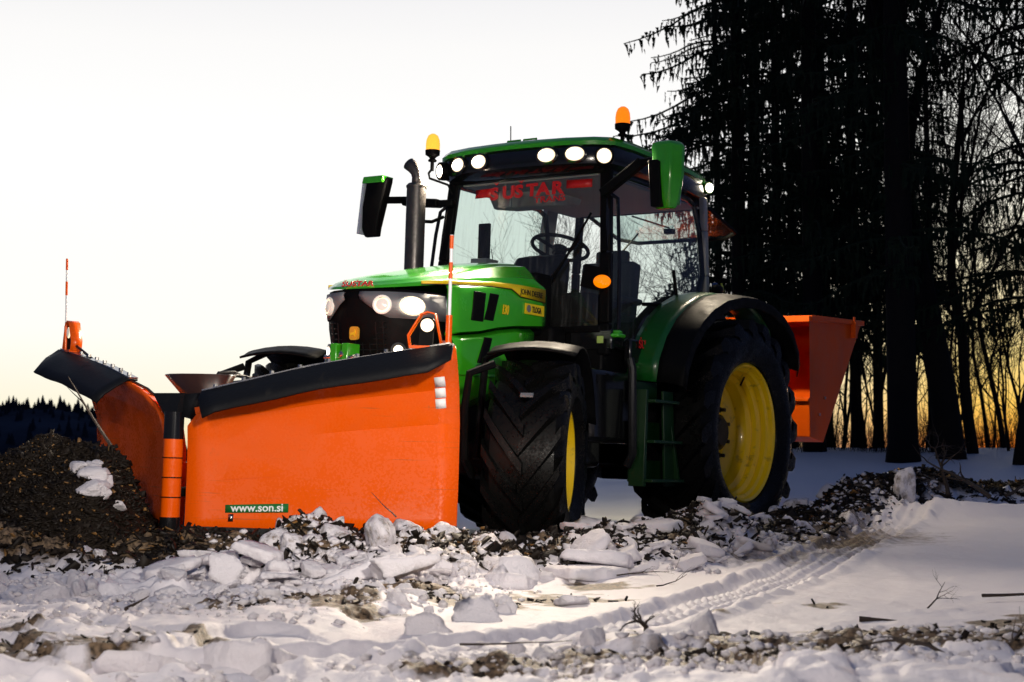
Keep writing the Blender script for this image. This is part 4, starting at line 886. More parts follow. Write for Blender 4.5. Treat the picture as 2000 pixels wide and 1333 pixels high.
def grid_mesh(name, X, Y, Z, m, attr=None):
    ny, nx = X.shape; me = bpy.data.meshes.new(name)
    co = np.stack([X, Y, Z], -1).reshape(-1, 3).astype(np.float32)
    i = (np.arange(ny - 1)[:, None] * nx + np.arange(nx - 1)[None]).reshape(-1)
    q = np.stack([i, i + 1, i + nx + 1, i + nx], 1).astype(np.int32)
    me.vertices.add(len(co)); me.vertices.foreach_set('co', co.ravel()); me.loops.add(q.size); me.loops.foreach_set('vertex_index', q.ravel())
    me.polygons.add(len(q)); me.polygons.foreach_set('loop_start', np.arange(0, q.size, 4, dtype=np.int32)); me.polygons.foreach_set('use_smooth', np.ones(len(q), bool))
    me.update(calc_edges=True)
    if attr is not None:
        a = me.attributes.new('dirt', 'FLOAT', 'POINT'); a.data.foreach_set('value', attr.reshape(-1).astype(np.float32))
    me.materials.append(m); o = bpy.data.objects.new(name, me); COL.objects.link(o); return o
def snow_mat(name, use_attr=True, dirt_lo=.45, extra=0.0):
    m = bpy.data.materials.new(name); m.use_nodes = True; nt = m.node_tree; b = nt.nodes['Principled BSDF']; N = nt.nodes.new; L = nt.links.new
    tc = N('ShaderNodeTexCoord'); n1 = N('ShaderNodeTexNoise'); n1.inputs['Scale'].default_value = 9 if use_attr else 2.2; n1.inputs['Detail'].default_value = 8; n1.inputs['Roughness'].default_value = .7
    L(tc.outputs['Object'], n1.inputs['Vector'])
    n2 = N('ShaderNodeTexNoise'); n2.inputs['Scale'].default_value = 55 if use_attr else 9; n2.inputs['Detail'].default_value = 4; L(tc.outputs['Object'], n2.inputs['Vector'])
    mx = N('ShaderNodeMix'); mx.data_type = 'RGBA'; mx.inputs['A'].default_value = (.80, .76, .79, 1)
    cr = N('ShaderNodeValToRGB'); L(n2.outputs[0], cr.inputs[0]); e = cr.color_ramp.elements; e[0].position = .35; e[0].color = (.03, .02, .013, 1); e[1].position = .66; e[1].color = (.24, .165, .10, 1)
    L(cr.outputs[0], mx.inputs['B'])
    s = N('ShaderNodeMath'); s.operation = 'MULTIPLY_ADD'
    if use_attr:
        at = N('ShaderNodeAttribute'); at.attribute_name = 'dirt'; L(n1.outputs[0], s.inputs[0]); s.inputs[1].default_value = 1.3
        s2 = N('ShaderNodeMath'); s2.operation = 'MULTIPLY_ADD'; L(at.outputs['Fac'], s2.inputs[0]); s2.inputs[1].default_value = 1.25; s2.inputs[2].default_value = -.98; L(s2.outputs[0], s.inputs[2])
    else:
        L(n1.outputs[0], s.inputs[0]); s.inputs[1].default_value = 1.3; s.inputs[2].default_value = -dirt_lo - .35 + extra
    mr = N('ShaderNodeMapRange'); L(s.outputs[0], mr.inputs[0]); mr.inputs[1].default_value = -.06 if use_attr else 0; mr.inputs[2].default_value = .5 if use_attr else .28; L(mr.outputs[0], mx.inputs['Factor'])
    L(mx.outputs['Result'], b.inputs['Base Color']); b.inputs['Roughness'].default_value = .55; b.inputs['Specular IOR Level'].default_value = .3
    bp = N('ShaderNodeBump'); bp.inputs['Strength'].default_value = .5 if use_attr else .9; bp.inputs['Distance'].default_value = .012
    n3 = N('ShaderNodeTexNoise'); n3.inputs['Scale'].default_value = 38 if use_attr else 7; n3.inputs['Detail'].default_value = 7; n3.inputs['Roughness'].default_value = .7; L(tc.outputs['Object'], n3.inputs['Vector'])
    L(n3.outputs[0], bp.inputs['Height']); L(bp.outputs[0], b.inputs['Normal'])
    return m
MSN = snow_mat('trodden_snow'); tag(grid_mesh('ground', GX, GY, GZ, MSN, GD), 'trampled snow over soil', kind='structure')
MCHK = snow_mat('snow_block', False, .47); MCHD = snow_mat('dirty_snow_block', False, .27)

MSNC = snow_mat('crumb_snow', False, .36)
_nt = MSNC.node_tree
for _n in _nt.nodes:
    if _n.type == 'TEX_NOISE': _n.inputs['Scale'].default_value = {2.2: 3.0, 9.0: 30}.get(round(_n.inputs['Scale'].default_value, 1), 60)
# heap of wood chips in front of the far plough wing
def heap_z(x, y):
    r_ = np.sqrt(((x + 2.42) / 1.25) ** 2 + ((y - 8.12) / .78) ** 2); r2 = np.sqrt(((x + 3.5) / 1.3) ** 2 + ((y - 8.1) / .8) ** 2)
    h_ = .72 * np.clip(1 - r_ ** 1.35, -.4, 1) ; h2 = .42 * np.clip(1 - r2 ** 1.5, -.6, 1)
    r3 = np.sqrt(((x + 1.45) / .6) ** 2 + ((y - 7.75) / .55) ** 2); h3 = .20 * np.clip(1 - r3 ** 1.6, -.9, 1)
    cut = sst(x, -2.12, -1.84) * sst(y, 8.62, 8.40); h_ = h_ * (1 - .68 * cut)
    return np.maximum(np.maximum(h_, h2), h3) + .09 * fbm(x, y, 2.6, 4, 7, .6) + .03 * fbm(x, y, 9, 3, 8, .6)
hx, hy = np.meshgrid(np.linspace(-4.9, -.8, 240), np.linspace(7.0, 9.2, 150)); hz = heap_z(hx, hy)
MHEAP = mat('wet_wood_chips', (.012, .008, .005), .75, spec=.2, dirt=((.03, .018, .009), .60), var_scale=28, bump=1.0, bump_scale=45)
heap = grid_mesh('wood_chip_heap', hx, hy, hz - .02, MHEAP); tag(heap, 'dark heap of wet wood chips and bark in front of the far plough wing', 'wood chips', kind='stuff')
# loose chips: flat slivers strewn over heap and bank, one mesh each
def slivers(name, pts, m, lmin, lmax, rs, parent=None):
    n = len(pts); L_ = rs.uniform(lmin, lmax, n) * rs.choice([1, 1, 1.8], n); W = L_ * rs.uniform(.12, .5, n); th = rs.uniform(.002, .007, n)
    d_ = rs.normal(size=(n, 3)); d_[:, 2] *= .5; d_ /= np.linalg.norm(d_, axis=1)[:, None]
    e = rs.normal(size=(n, 3)); e -= (e * d_).sum(1)[:, None] * d_; e /= np.linalg.norm(e, axis=1)[:, None]; f_ = np.cross(d_, e)
    vs = []
    for i_, j_, k_ in ((-1, -1, -1), (-1, 1, -1), (-.6, .9, 1), (-1, -1, 1), (1, -.5, -1), (.8, 1, -1), (1, .6, 1), (.9, -1, 1)):
        vs.append(pts + d_ * (i_ * L_ / 2)[:, None] + e * (j_ * W / 2)[:, None] + f_ * (k_ * th / 2)[:, None])
    V = np.stack(vs, 1).reshape(-1, 3); base = (np.arange(n) * 8)[:, None]
    F = np.concatenate([base + np.array(q)[None] for q in ((0, 1, 2, 3), (4, 7, 6, 5), (0, 4, 5, 1), (1, 5, 6, 2), (2, 6, 7, 3), (3, 7, 4, 0))], 0)
    me = bpy.data.meshes.new(name); me.vertices.add(len(V)); me.vertices.foreach_set('co', V.astype(np.float32).ravel()); me.loops.add(F.size); me.loops.foreach_set('vertex_index', F.astype(np.int32).ravel())
    me.polygons.add(len(F)); me.polygons.foreach_set('loop_start', np.arange(0, F.size, 4, dtype=np.int32)); me.update(calc_edges=True)
    me.materials.append(m); o = bpy.data.objects.new(name, me); COL.objects.link(o)
    if parent: o.parent = parent
    return o
rs = np.random.RandomState(5)
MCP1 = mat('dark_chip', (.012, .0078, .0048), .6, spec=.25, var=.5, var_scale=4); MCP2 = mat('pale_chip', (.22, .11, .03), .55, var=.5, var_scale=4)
def heap_pts(n):
    x = rs.uniform(-4.3, -.9, n); y = rs.uniform(7.05, 8.9, n); z_ = heap_z(x, y); g = ground(x, y); k = z_ > g - .03
    return np.stack([x, y, np.maximum(z_ - .015, g)], 1)[k]
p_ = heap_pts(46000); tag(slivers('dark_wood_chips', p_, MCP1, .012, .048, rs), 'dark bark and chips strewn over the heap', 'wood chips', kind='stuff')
p_ = heap_pts(3600); tag(slivers('pale_wood_chips', p_, MCP2, .008, .034, rs), 'pale wet splinters caught on the chip heap', 'wood chips', kind='stuff')
def bank_pts(n, wmul=.8, x0=-2, x1=4.6):
    out = []
    xs = rs.uniform(x0, x1, n * 3); ys = rs.uniform(6.6, 14.2, n * 3); d_, h_, w_, al, sg_ = seg_dist(xs, ys, BANK); k = d_ < w_ * wmul * np.sqrt(rs.rand(n * 3)); xs, ys = xs[k][:n], ys[k][:n]
    return np.stack([xs, ys, ground(xs, ys)], 1)
p_ = bank_pts(30000, .85, -4.2); tag(slivers('bark_litter', p_ + [0, 0, .005], MCP1, .02, .07, rs), 'dark bark litter along the ploughed-up snow bank', 'bark litter', kind='stuff')
p_ = bank_pts(1500, .8, -4); tag(slivers('splinter_litter', p_ + [0, 0, .008], MCP2, .015, .05, rs), 'pale splinters along the ploughed-up snow bank', 'splinters', kind='stuff')
xs = rs.uniform(-2.4, 2.4, 5000); ys = rs.uniform(4.2, 7.2, 5000); zz, dd = ground(xs, ys, True); k = dd > rs.uniform(.5, 1.3, 5000); p_ = np.stack([xs, ys, zz + .003], 1)[k]
tag(slivers('foreground_litter', p_, MCP1, .008, .035, rs), 'small bark crumbs in the muddy patches of the foreground snow', 'bark crumbs', kind='stuff')

# ---- lumps and slabs of snow crust
def chunk_mesh(name, seed, flat, m):
    rr = np.random.RandomState(seed); bm = bmesh.new(); bmesh.ops.create_icosphere(bm, subdivisions=4, radius=1)
    D = np.array([v.co[:] for v in bm.verts]); nrm = []; off = []
    for k in range(rr.randint(6, 10)):
        a = rr.uniform(0, 2 * math.pi); t = rr.uniform(-.35, .35); nrm.append((math.cos(a) * math.cos(t), math.sin(a) * math.cos(t), math.sin(t))); off.append(rr.uniform(.55, 1.0))
    for sg in (1, -1):
        for k in range(1 if flat < .5 else 3): q = rr.normal(size=2) * (.10 if flat < .5 else .5); v_ = np.array([q[0], q[1], sg]); nrm.append(tuple(v_ / np.linalg.norm(v_))); off.append(flat * rr.uniform(.8, 1.15))
    nrm = np.array(nrm); off = np.array(off); q = np.maximum(0, D @ nrm.T / off); p = 26 if flat < .5 else 12
    r_ = (q ** p).sum(1) ** (-1 / p); r_ = np.minimum(r_, 1.35); co = D * r_[:, None]; s_ = seed * 3.7
    f3 = lambda sc_, sd: (vn(co[:, 0] + s_, co[:, 1] + co[:, 2] * .9, sc_, sd) + vn(co[:, 1] - s_, co[:, 2] * 1.3 + co[:, 0] * .4, sc_, sd + 1)) 
    amp = .6 + .6 * flat
    co = co + D * (f3(2.5, 1) * .13 + f3(6, 3) * .075 + f3(13, 5) * .045 + f3(27, 7) * .022)[:, None] * np.array([1, 1, .55 * amp])
    for v, c in zip(bm.verts, co): v.co = c
    me = bpy.data.meshes.new(name); bm.to_mesh(me); bm.free(); me.polygons.foreach_set('use_smooth', [True] * len(me.polygons)); me.materials.append(m); return me
SL = [chunk_mesh('snow_slab', 10 + i, .13 + .045 * (i % 4), MCHK) for i in range(8)]; LU = [chunk_mesh('snow_lump', 40 + i, .75, MCHK) for i in range(7)]
DL = [chunk_mesh('dirty_lump', 60 + i, .7, MCHD) for i in range(6)]
cr = random.Random(12)
def put(me, name, x, y, size, label, cat, group=None, dz=0, rx=None, ry=None, rz=None, sxyz=(1, 1, 1), zabs=None):
    o = bpy.data.objects.new(name, me); COL.objects.link(o)
    z_ = zabs if zabs is not None else float(max(ground([x], [y])[0], heap_z(np.array([x]), np.array([y]))[0] if (x < -.9 and 7.0 < y < 9.2) else -9))
    o.location = (x, y, z_ + dz); o.scale = (size * sxyz[0], size * sxyz[1], size * sxyz[2])
    o.rotation_euler = (cr.uniform(-.35, .35) if rx is None else rx, cr.uniform(-.35, .35) if ry is None else ry, cr.uniform(0, 6.28) if rz is None else rz)
    return tag(o, label, cat, group)
# single ones the eye picks out
put(SL[0], 'snow_slab', -1.04, 4.50, .21, 'large thick slab of snow crust with a dark hole, left foreground', 'snow slab', dz=.02, rx=-.25, ry=.05, rz=.2, sxyz=(1.0, .8, 1.1))
put(SL[3], 'snow_slab', -.76, 4.56, .16, 'squarish slab of snow crust right beside the largest foreground slab', 'snow slab', dz=.02, rx=-.2, ry=-.05, rz=-.1, sxyz=(1, .8, 1.2))
put(SL[5], 'snow_slab', -1.72, 5.35, .12, 'low block of snow crust at the left edge of the photo', 'snow slab', dz=.03, rx=-.2, ry=0, rz=.1, sxyz=(1, .7, 1.6))
put(SL[2], 'snow_slab', -1.16, 7.0, .14, 'long tilted slab leaning on top of the slab stack before the website sign', 'snow slab', dz=.13, rx=.15, ry=.38, rz=-.15, sxyz=(1, .7, 1))
put(SL[4], 'snow_slab', -1.28, 6.92, .11, 'upright round slab in the middle of the slab stack before the website sign', 'snow slab', dz=.10, rx=1.1, ry=.1, rz=.1)
put(SL[6], 'snow_slab', -1.55, 6.95, .13, 'slab of snow lying at the left foot of the slab stack, dark soil under it', 'snow slab', dz=.05, rx=.1, ry=-.22, rz=.1)
put(SL[1], 'snow_slab', -.62, 6.95, .20, 'flat wide slab of snow pointing right below the orange wing', 'snow slab', dz=.08, rx=-.25, ry=-.25, rz=.15, sxyz=(1.1, .6, .9))
put(SL[7], 'snow_slab', -.46, 6.72, .17, 'thin ribbed slab of snow lying over a dark hollow', 'snow slab', dz=.07, rx=-.2, ry=-.2, rz=.1, sxyz=(1.1, .6, .8))
put(LU[0], 'snow_lump', -.64, 7.38, .11, 'tall dirty boulder of snow standing against the lower orange wing', 'snow lump', dz=.06, sxyz=(.9, .8, 1.2)).data = DL[0]
put(SL[0], 'snow_slab', .02, 7.35, .12, 'bright triangular slab standing on its edge in front of the front tyre', 'snow slab', dz=.06, rx=1.25, ry=.5, rz=.1)
put(SL[3], 'snow_slab', .0, 7.28, .13, 'flat slab under the bright triangular one before the front tyre', 'snow slab', dz=.01, rx=-.1, ry=0, rz=.1)
put(SL[2], 'snow_slab', .42, 7.95, .24, 'broad flat slab of snow between the front and rear tyre, uppermost of its heap', 'snow slab', dz=.06, rx=-.12, ry=.14, rz=.1, sxyz=(1, .8, .8))
put(SL[5], 'snow_slab', .35, 7.7, .20, 'slab with a shadowed underside below the broad flat slab', 'snow slab', dz=.02, rx=-.1, ry=.05, rz=.3)
put(SL[1], 'snow_slab', -.1, 5.75, .09, 'pale pyramid shaped slab rising from the smooth foreground snow', 'snow slab', dz=.01, rx=.9, ry=.2, rz=.1, sxyz=(1, .9, 1))
put(SL[6], 'snow_slab', -.28, 5.28, .11, 'upright fin of snow crust in the middle foreground', 'snow slab', dz=.0, rx=1.2, ry=.3, rz=0, sxyz=(1, .8, 1))
put(SL[4], 'snow_slab', .26, 6.55, .10, 'snow crust plate tipped over a brown patch', 'snow slab', dz=.01, rx=-.45, ry=.1, rz=.2)
put(LU[3], 'snow_lump', .26, 4.98, .065, 'small rounded lump of snow beside the tyre track', 'snow lump', dz=.0, sxyz=(1, 1, 1.3))
put(LU[2], 'snow_lump', .64, 5.15, .07, 'small upright lump of snow beyond the dried stalk', 'snow lump', dz=.0, sxyz=(1, .8, 1.4))
put(DL[1], 'snow_lump', 3.05, 12.0, .15, 'grey standing chunk of snow and soil beside the pulled-up branches', 'snow lump', dz=.13, rx=.1, ry=-.3, sxyz=(.7, .7, 1.3))
for (cx, cy, sx_, n_, lb, grp, MS_, s0_) in (
    (-2.10, 7.85, .15, 9, 'white lump of snow in the cluster between the far plough wing and the chip heap', 'white lumps beside the far wing', LU, .075),
    (-1.93, 7.42, .13, 9, 'ragged bit of white snow frozen into the front of the chip heap', 'snow streak in the chip heap', LU, .05),
    (-2.12, 7.22, .10, 5, 'grey dirty snow lump low on the front of the chip heap', 'grey lumps low on the chip heap', DL, .07),
    (-1.75, 7.20, .22, 8, 'small dirty snow lump at the right foot of the chip heap', 'dirty lumps at the right foot of the chip heap', DL, .04)):
    for k in range(n_):
        put(MS_[k % len(MS_)], 'snow_lump', cx + cr.uniform(-1, 1) * sx_, cy + cr.uniform(-.7, .7) * sx_, s0_ * cr.uniform(.5, 1.15), lb, 'snow lump', grp, dz=.0, sxyz=(1, cr.uniform(.6, 1), cr.uniform(.6, 1)))
ZONES = [
 ('broken slabs stacked in front of the orange wing', 'white slab of snow crust in the pile below the orange wing', SL, -1.5, -.3, 6.75, 7.35, 95, (.03, .105), 'snow slab'),
 ('dirty lumps along the lower edge of the orange wing', 'dirt-streaked lump of snow against the lower edge of the orange wing', DL, -1.25, .2, 7.25, 7.85, 40, (.03, .10), 'snow lump'),
 ('snow rubble in front of the front tyre', 'piece of snow rubble in front of the steered front tyre', LU, -.2, .55, 7.1, 8.2, 34, (.02, .08), 'snow lump'),
 ('slabs between front and rear tyre', 'slab of snow in the bank between front and rear tyre', SL, .25, 1.5, 7.9, 9.6, 60, (.04, .15), 'snow slab'),
 ('dirty lumps in the bank before the rear tyre', 'soil-covered lump in the bank before the rear tyre', DL, .7, 2.6, 9.2, 11.3, 26, (.05, .13), 'snow lump'),
 ('rounded snow lumps left of the slab pile', 'rounded snow lump at the foot of the chip heap', LU, -2.4, -1.3, 6.3, 7.0, 26, (.03, .08), 'snow lump'),
 ('snow rubble in the churned strip', 'rounded snow lump in the churned strip below the slab pile', LU, -1.3, .1, 5.9, 6.7, 30, (.025, .07), 'snow lump'),
 ('crumbs of crust in the near foreground', 'small lump of snow crust in the near foreground', LU, -1.6, 1.7, 4.35, 5.1, 40, (.012, .04), 'snow lump'),
 ('lumps at the right end of the bank', 'lump of snow at the right end of the bank', LU, 2.4, 4.4, 11.8, 13.4, 16, (.05, .14), 'snow lump'),
]
for grp, lb, MS, x0, x1, y0, y1, n_, (s0, s1), cat in ZONES:
    k = 0; tries = 0
    while k < n_ and tries < 2000:
        tries += 1; x = cr.uniform(x0, x1); y = cr.uniform(y0, y1)
        if 'tyre' in grp or 'right end' in grp:
            d_ = float(seg_dist(np.array([x]), np.array([y]), BANK)[0][0])
            if d_ > .62: continue
        s_ = s0 + (s1 - s0) * cr.random() ** 1.8
        fl = MS is SL
        put(cr.choice(MS), 'snow_slab' if fl else 'snow_lump', x, y, s_, lb, cat, grp, dz=cr.uniform(0, .05) if fl else -s_ * .1, rx=cr.uniform(-.25, .5) if fl else None, ry=cr.uniform(-.45, .45) if fl else None, sxyz=(1, cr.uniform(.6, 1), cr.uniform(.8, 1.3)))
        k += 1

# fine crumbs of broken snow, far too many to count, bedded into bank, churned strip and crusty foreground
def crumbs(name, P_, size, m, label):
    n = len(P_); base = np.array([(1, 0, 0), (-1, 0, 0), (0, 1, 0), (0, -1, 0), (0, 0, 1), (0, 0, -1), (.6, .6, .5), (-.6, .5, .55), (.5, -.6, .55), (-.55, -.6, .5)])
    V_ = base[None] * rs.uniform(.55, 1.15, (n, 10, 1)) * size[:, None, None] * np.array([1, 1, .75]) + P_[:, None, :]
    a_ = rs.rand(n) * 6.28; c_, s_ = np.cos(a_)[:, None], np.sin(a_)[:, None]; d_ = V_ - P_[:, None, :]; V_ = np.stack([d_[..., 0] * c_ - d_[..., 1] * s_, d_[..., 0] * s_ + d_[..., 1] * c_, d_[..., 2]], -1) + P_[:, None, :]
    T_ = [(0, 6, 4), (0, 2, 6), (2, 4, 6), (2, 7, 4), (2, 1, 7), (1, 4, 7), (0, 8, 3), (0, 4, 8), (4, 3, 8), (4, 9, 3), (1, 3, 9), (1, 9, 4), (0, 5, 2), (2, 5, 1), (1, 5, 3), (3, 5, 0)]
    F_ = np.concatenate([(np.arange(n) * 10)[:, None] + np.array(t)[None] for t in T_], 0).astype(np.int32); V_ = V_.reshape(-1, 3)
    me = bpy.data.meshes.new(name); me.vertices.add(len(V_)); me.vertices.foreach_set('co', V_.astype(np.float32).ravel()); me.loops.add(F_.size); me.loops.foreach_set('vertex_index', F_.ravel())
    me.polygons.add(len(F_)); me.polygons.foreach_set('loop_start', np.arange(0, F_.size, 3, dtype=np.int32)); me.polygons.foreach_set('use_smooth', np.ones(len(F_), bool)); me.update(calc_edges=True); me.materials.append(m)
    o = bpy.data.objects.new(name, me); COL.objects.link(o); return tag(o, label, 'snow crumbs', kind='stuff')
n_ = 60000; xs = rs.uniform(-2.6, 2.6, n_); ys = rs.uniform(4.1, 8.3, n_); d_ = seg_dist(xs, ys, BANK)[0]; tr_ = seg_dist(xs, ys, TRACK)[0]
pr = sst(d_, 1.3, .6) * .9 + sst(ys, 5.5, 4.8) * .55 + sst(xs, .3, -.6) * sst(ys, 7.4, 6.6) * .45; pr = pr * (1 - .97 * smooth_zone(xs, ys, d_)) * sst(fbm(xs, ys, 1.7, 3, 55), -.18, .22) * sst(tr_, .15, .3)
k = (rs.rand(n_) < pr * .62) & ~((xs < -1.05) & (ys > 7.0)); xs, ys = xs[k], ys[k]; sz = .004 + .026 * rs.rand(len(xs)) ** 4.2; zz = np.maximum(ground(xs, ys), np.where((xs < -.9) & (ys > 7), heap_z(xs, ys), -9))
crumbs('snow_crumbs', np.stack([xs, ys, zz + sz * .2], 1), sz, MSNC, 'fine crumbs of broken snow strewn over the churned ground')
n_ = 17000; xs = rs.uniform(-1.5, 3.6, n_); ys = rs.uniform(6.9, 12.8, n_); d_ = seg_dist(xs, ys, BANK)[0]; k = d_ < .62 * np.sqrt(rs.rand(n_)); xs, ys = xs[k], ys[k]; sz = .007 + .028 * rs.rand(len(xs)) ** 3
crumbs('dirty_crumbs', np.stack([xs, ys, ground(xs, ys) + sz * .2], 1), sz, MSNC, 'dirt-stained crumbs of snow and soil in the ploughed-up bank')

# ---- twigs and dead branches
MTW = mat('dead_twig', (.035, .022, .014), .7, var=.3)
def branch_tubes(mb, p0, d0, L_, r0, depth, rn, curl=.25, split=3, drop=0.0, nseg=5):
    p = Vector(p0); d_ = Vector(d0).normalized(); pts = [p.copy()]; rr_ = [r0]
    kids = []
    for i in range(nseg):
        d_ = (d_ + Vector((rn.uniform(-curl, curl), rn.uniform(-curl, curl), rn.uniform(-curl, curl) - drop))).normalized(); p = p + d_ * (L_ / nseg); pts.append(p.copy()); rr_.append(r0 * (1 - .75 * (i + 1) / nseg))
        if depth > 0 and i >= 1: kids.append((p.copy(), d_.copy(), rr_[-1]))
    mb.tube(pts, rr_, 5 if depth < 2 else 7, caps=False)
    for k in range(split):
        if not kids: break
        q, dd_, r_ = kids[int(rn.random() * len(kids))]
        side = Vector((rn.uniform(-1, 1), rn.uniform(-1, 1), rn.uniform(-.6, .8))); side = (side - dd_ * side.dot(dd_)).normalized()
        branch_tubes(mb, q, dd_ * .8 + side * rn.uniform(.5, 1.0), L_ * rn.uniform(.35, .65), max(r_ * .7, r0 * .25), depth - 1, rn, curl, split, drop, nseg)
def twig(x, y, d_, L_, r0, depth, seed, label, dz=0, curl=.25, split=3, drop=0., cat='twig'):
    b = MB(); branch_tubes(b, (0, 0, 0), d_, L_, r0, depth, random.Random(seed), curl, split, drop); o = b.build('twig' if cat == 'twig' else 'dead_branch', MTW, smooth=60)
    o.location = (x, y, float(ground([x], [y])[0]) + dz); return tag(o, label, cat)
twig(1.24, 4.42, (-.55, .1, .55), .30, .007, 2, 3, 'curved bare dead branch arching over the muddy snow at lower right', cat='dead branch', split=6, drop=.20, curl=.14)
twig(1.32, 5.9, (.9, -.1, -.02), .16, .012, 0, 4, 'straight dark stick lying on the snow below the twig sprig', dz=.012, cat='dead branch', curl=.06)
twig(1.66, 6.2, (.5, .2, .35), .15, .004, 2, 5, 'small sprig of twigs sticking out of the snow at right', split=4)
twig(2.0, 6.6, (.8, -.1, .02), .42, .008, 1, 6, 'thin bowed stick lying at the right edge', dz=.03, curl=.12, split=1)
twig(.42, 4.95, (.6, .1, .9), .12, .012, 2, 7, 'dried curled stalk beside the tyre track', split=5, curl=.5, cat='dead branch')
twig(.72, 5.2, (.7, -.2, .25), .25, .007, 2, 8, 'dried drooping stalk right of the tyre track', split=5, curl=.4, drop=.15, cat='dead branch')
twig(.52, 7.7, (.7, .1, .25), .30, .004, 2, 9, 'fine forked twig on the smooth snow below the slabs', dz=.01, split=3, curl=.3)
twig(.68, 7.3, (.8, .1, .05), .16, .004, 1, 10, 'short fine twig right of the forked one', dz=.01, split=2)
twig(-.16, 4.8, (.6, -.35, -.03), .40, .004, 0, 11, 'thin dark twig lying diagonally in the centre foreground', dz=.03, curl=.12)
twig(-1.40, 5.62, (.5, -.3, .25), .13, .008, 0, 13, 'short black stick poking from the bluish snow at left', dz=.01, curl=.05)
twig(-2.02, 7.75, (-.55, .1, .8), .42, .010, 1, 14, 'dark stick leaning out of the chip heap towards the hill', dz=.50, curl=.05, split=1)
twig(-.55, 7.35, (-.5, .1, .4), .17, .004, 0, 15, 'thin twig leaning on the orange wing right of centre', dz=.16, curl=.1)
twig(-1.10, 7.05, (-.9, .1, .15), .30, .005, 1, 16, 'twig lying across the top of the slab pile under the sign', dz=.10, curl=.12, split=2)
twig(3.45, 12.2, (-.1, .2, .9), .40, .020, 2, 17, 'pulled-up root clump standing in the right end of the bank', dz=.1, split=7, curl=.4, cat='dead branch')
twig(3.75, 12.1, (-.7, .1, .7), .55, .022, 1, 18, 'bent dark branch beside the root clump', dz=.12, split=3, curl=.2, cat='dead branch')
twig(3.9, 12.2, (.8, .1, .35), .40, .014, 1, 19, 'forked branch lying right of the root clump', dz=.15, split=3, curl=.25, cat='dead branch')
for i, (x, y) in enumerate(((1.55, 4.6), (1.75, 4.75), (1.42, 4.55))): tag(twig(x, y, (.6, .1, .2 + .1 * i), .14, .005, 1, 30 + i, None, split=3, dz=.01), 'little dark twig in the mud at the lower right corner', 'twig', 'twigs in the mud at lower right')

# ------------------------------------------------------------------ HILL with its wood on the horizon at left
def ridge(x): return np.interp(x, [-420, -200, -116, -105, -94, -82, -70, -58, -40, 0, 60, 420], [20, 15, 13.0, 13.4, 11.6, 7, 0, -8, -18, -24, -28, -30])
hx, hy = np.meshgrid(np.linspace(-420, 200, 160), np.linspace(150, 620, 70)); t_ = np.clip((hy - 150) / 200, 0, 1); t_ = t_ * t_ * (3 - 2 * t_)
HZ = -34 + (ridge(hx * 350 / np.maximum(hy, 200)) + 34 - 2.0) * t_ + 1.2 * fbm(hx, hy, .03, 4, 3) * t_
MHILL = mat('hazed_wood_floor', (.026, .033, .05), .95, spec=.1, var=.5, var_scale=.05); MHILL.node_tree.nodes['Principled BSDF'].inputs['Specular IOR Level'].default_value = 0  # bluish base colour carries the distance haze over the hill
tag(grid_mesh('hill', hx, hy, HZ, MHILL), 'dark wooded hill on the horizon', kind='structure')
n_ = 5200; fx = rs.uniform(-400, -20, n_); fy = np.where(rs.rand(n_) < .35, rs.uniform(335, 365, n_), rs.uniform(200, 350, n_)); tt = np.clip((fy - 150) / 200, 0, 1); tt = tt * tt * (3 - 2 * tt)
fz = -34 + (ridge(fx * 350 / np.maximum(fy, 200)) + 32) * tt - .5
V = []; F = []
for x, y, z_ in zip(fx, fy, fz):
    h_ = rs.uniform(1.3, 2.8) if rs.rand() < .9 else rs.uniform(3, 4); r_ = h_ * rs.uniform(.20, .30); b0 = len(V); a0 = rs.rand() * 6.28
    for lv, (q, zz) in enumerate(((1, 0), (.55, .45), (.62, .42), (.3, .75))):
        for k in range(5): a = a0 + k * 1.2566 + lv * .4; V.append((x + r_ * q * math.cos(a), y + r_ * q * math.sin(a), z_ + h_ * zz))
    V.append((x, y, z_ + h_))
    for lv in (0, 2):
        for k in range(5): k2 = (k + 1) % 5; F.append((b0 + lv * 5 + k, b0 + lv * 5 + k2, b0 + lv * 5 + 5 + k2, b0 + lv * 5 + 5 + k))
    for k in range(5): F.append((b0 + 15 + k, b0 + 15 + (k + 1) % 5, b0 + 20))
me = bpy.data.meshes.new('far_forest'); me.from_pydata(V, [], F); me.materials.append(mat('hazed_conifer', (.019, .025, .036), .95, spec=0)); o = bpy.data.objects.new('far_forest', me); COL.objects.link(o)  # conifer tone likewise blued to stand for haze
tag(o, 'dark conifer wood covering the far hill at left', 'forest', kind='stuff')

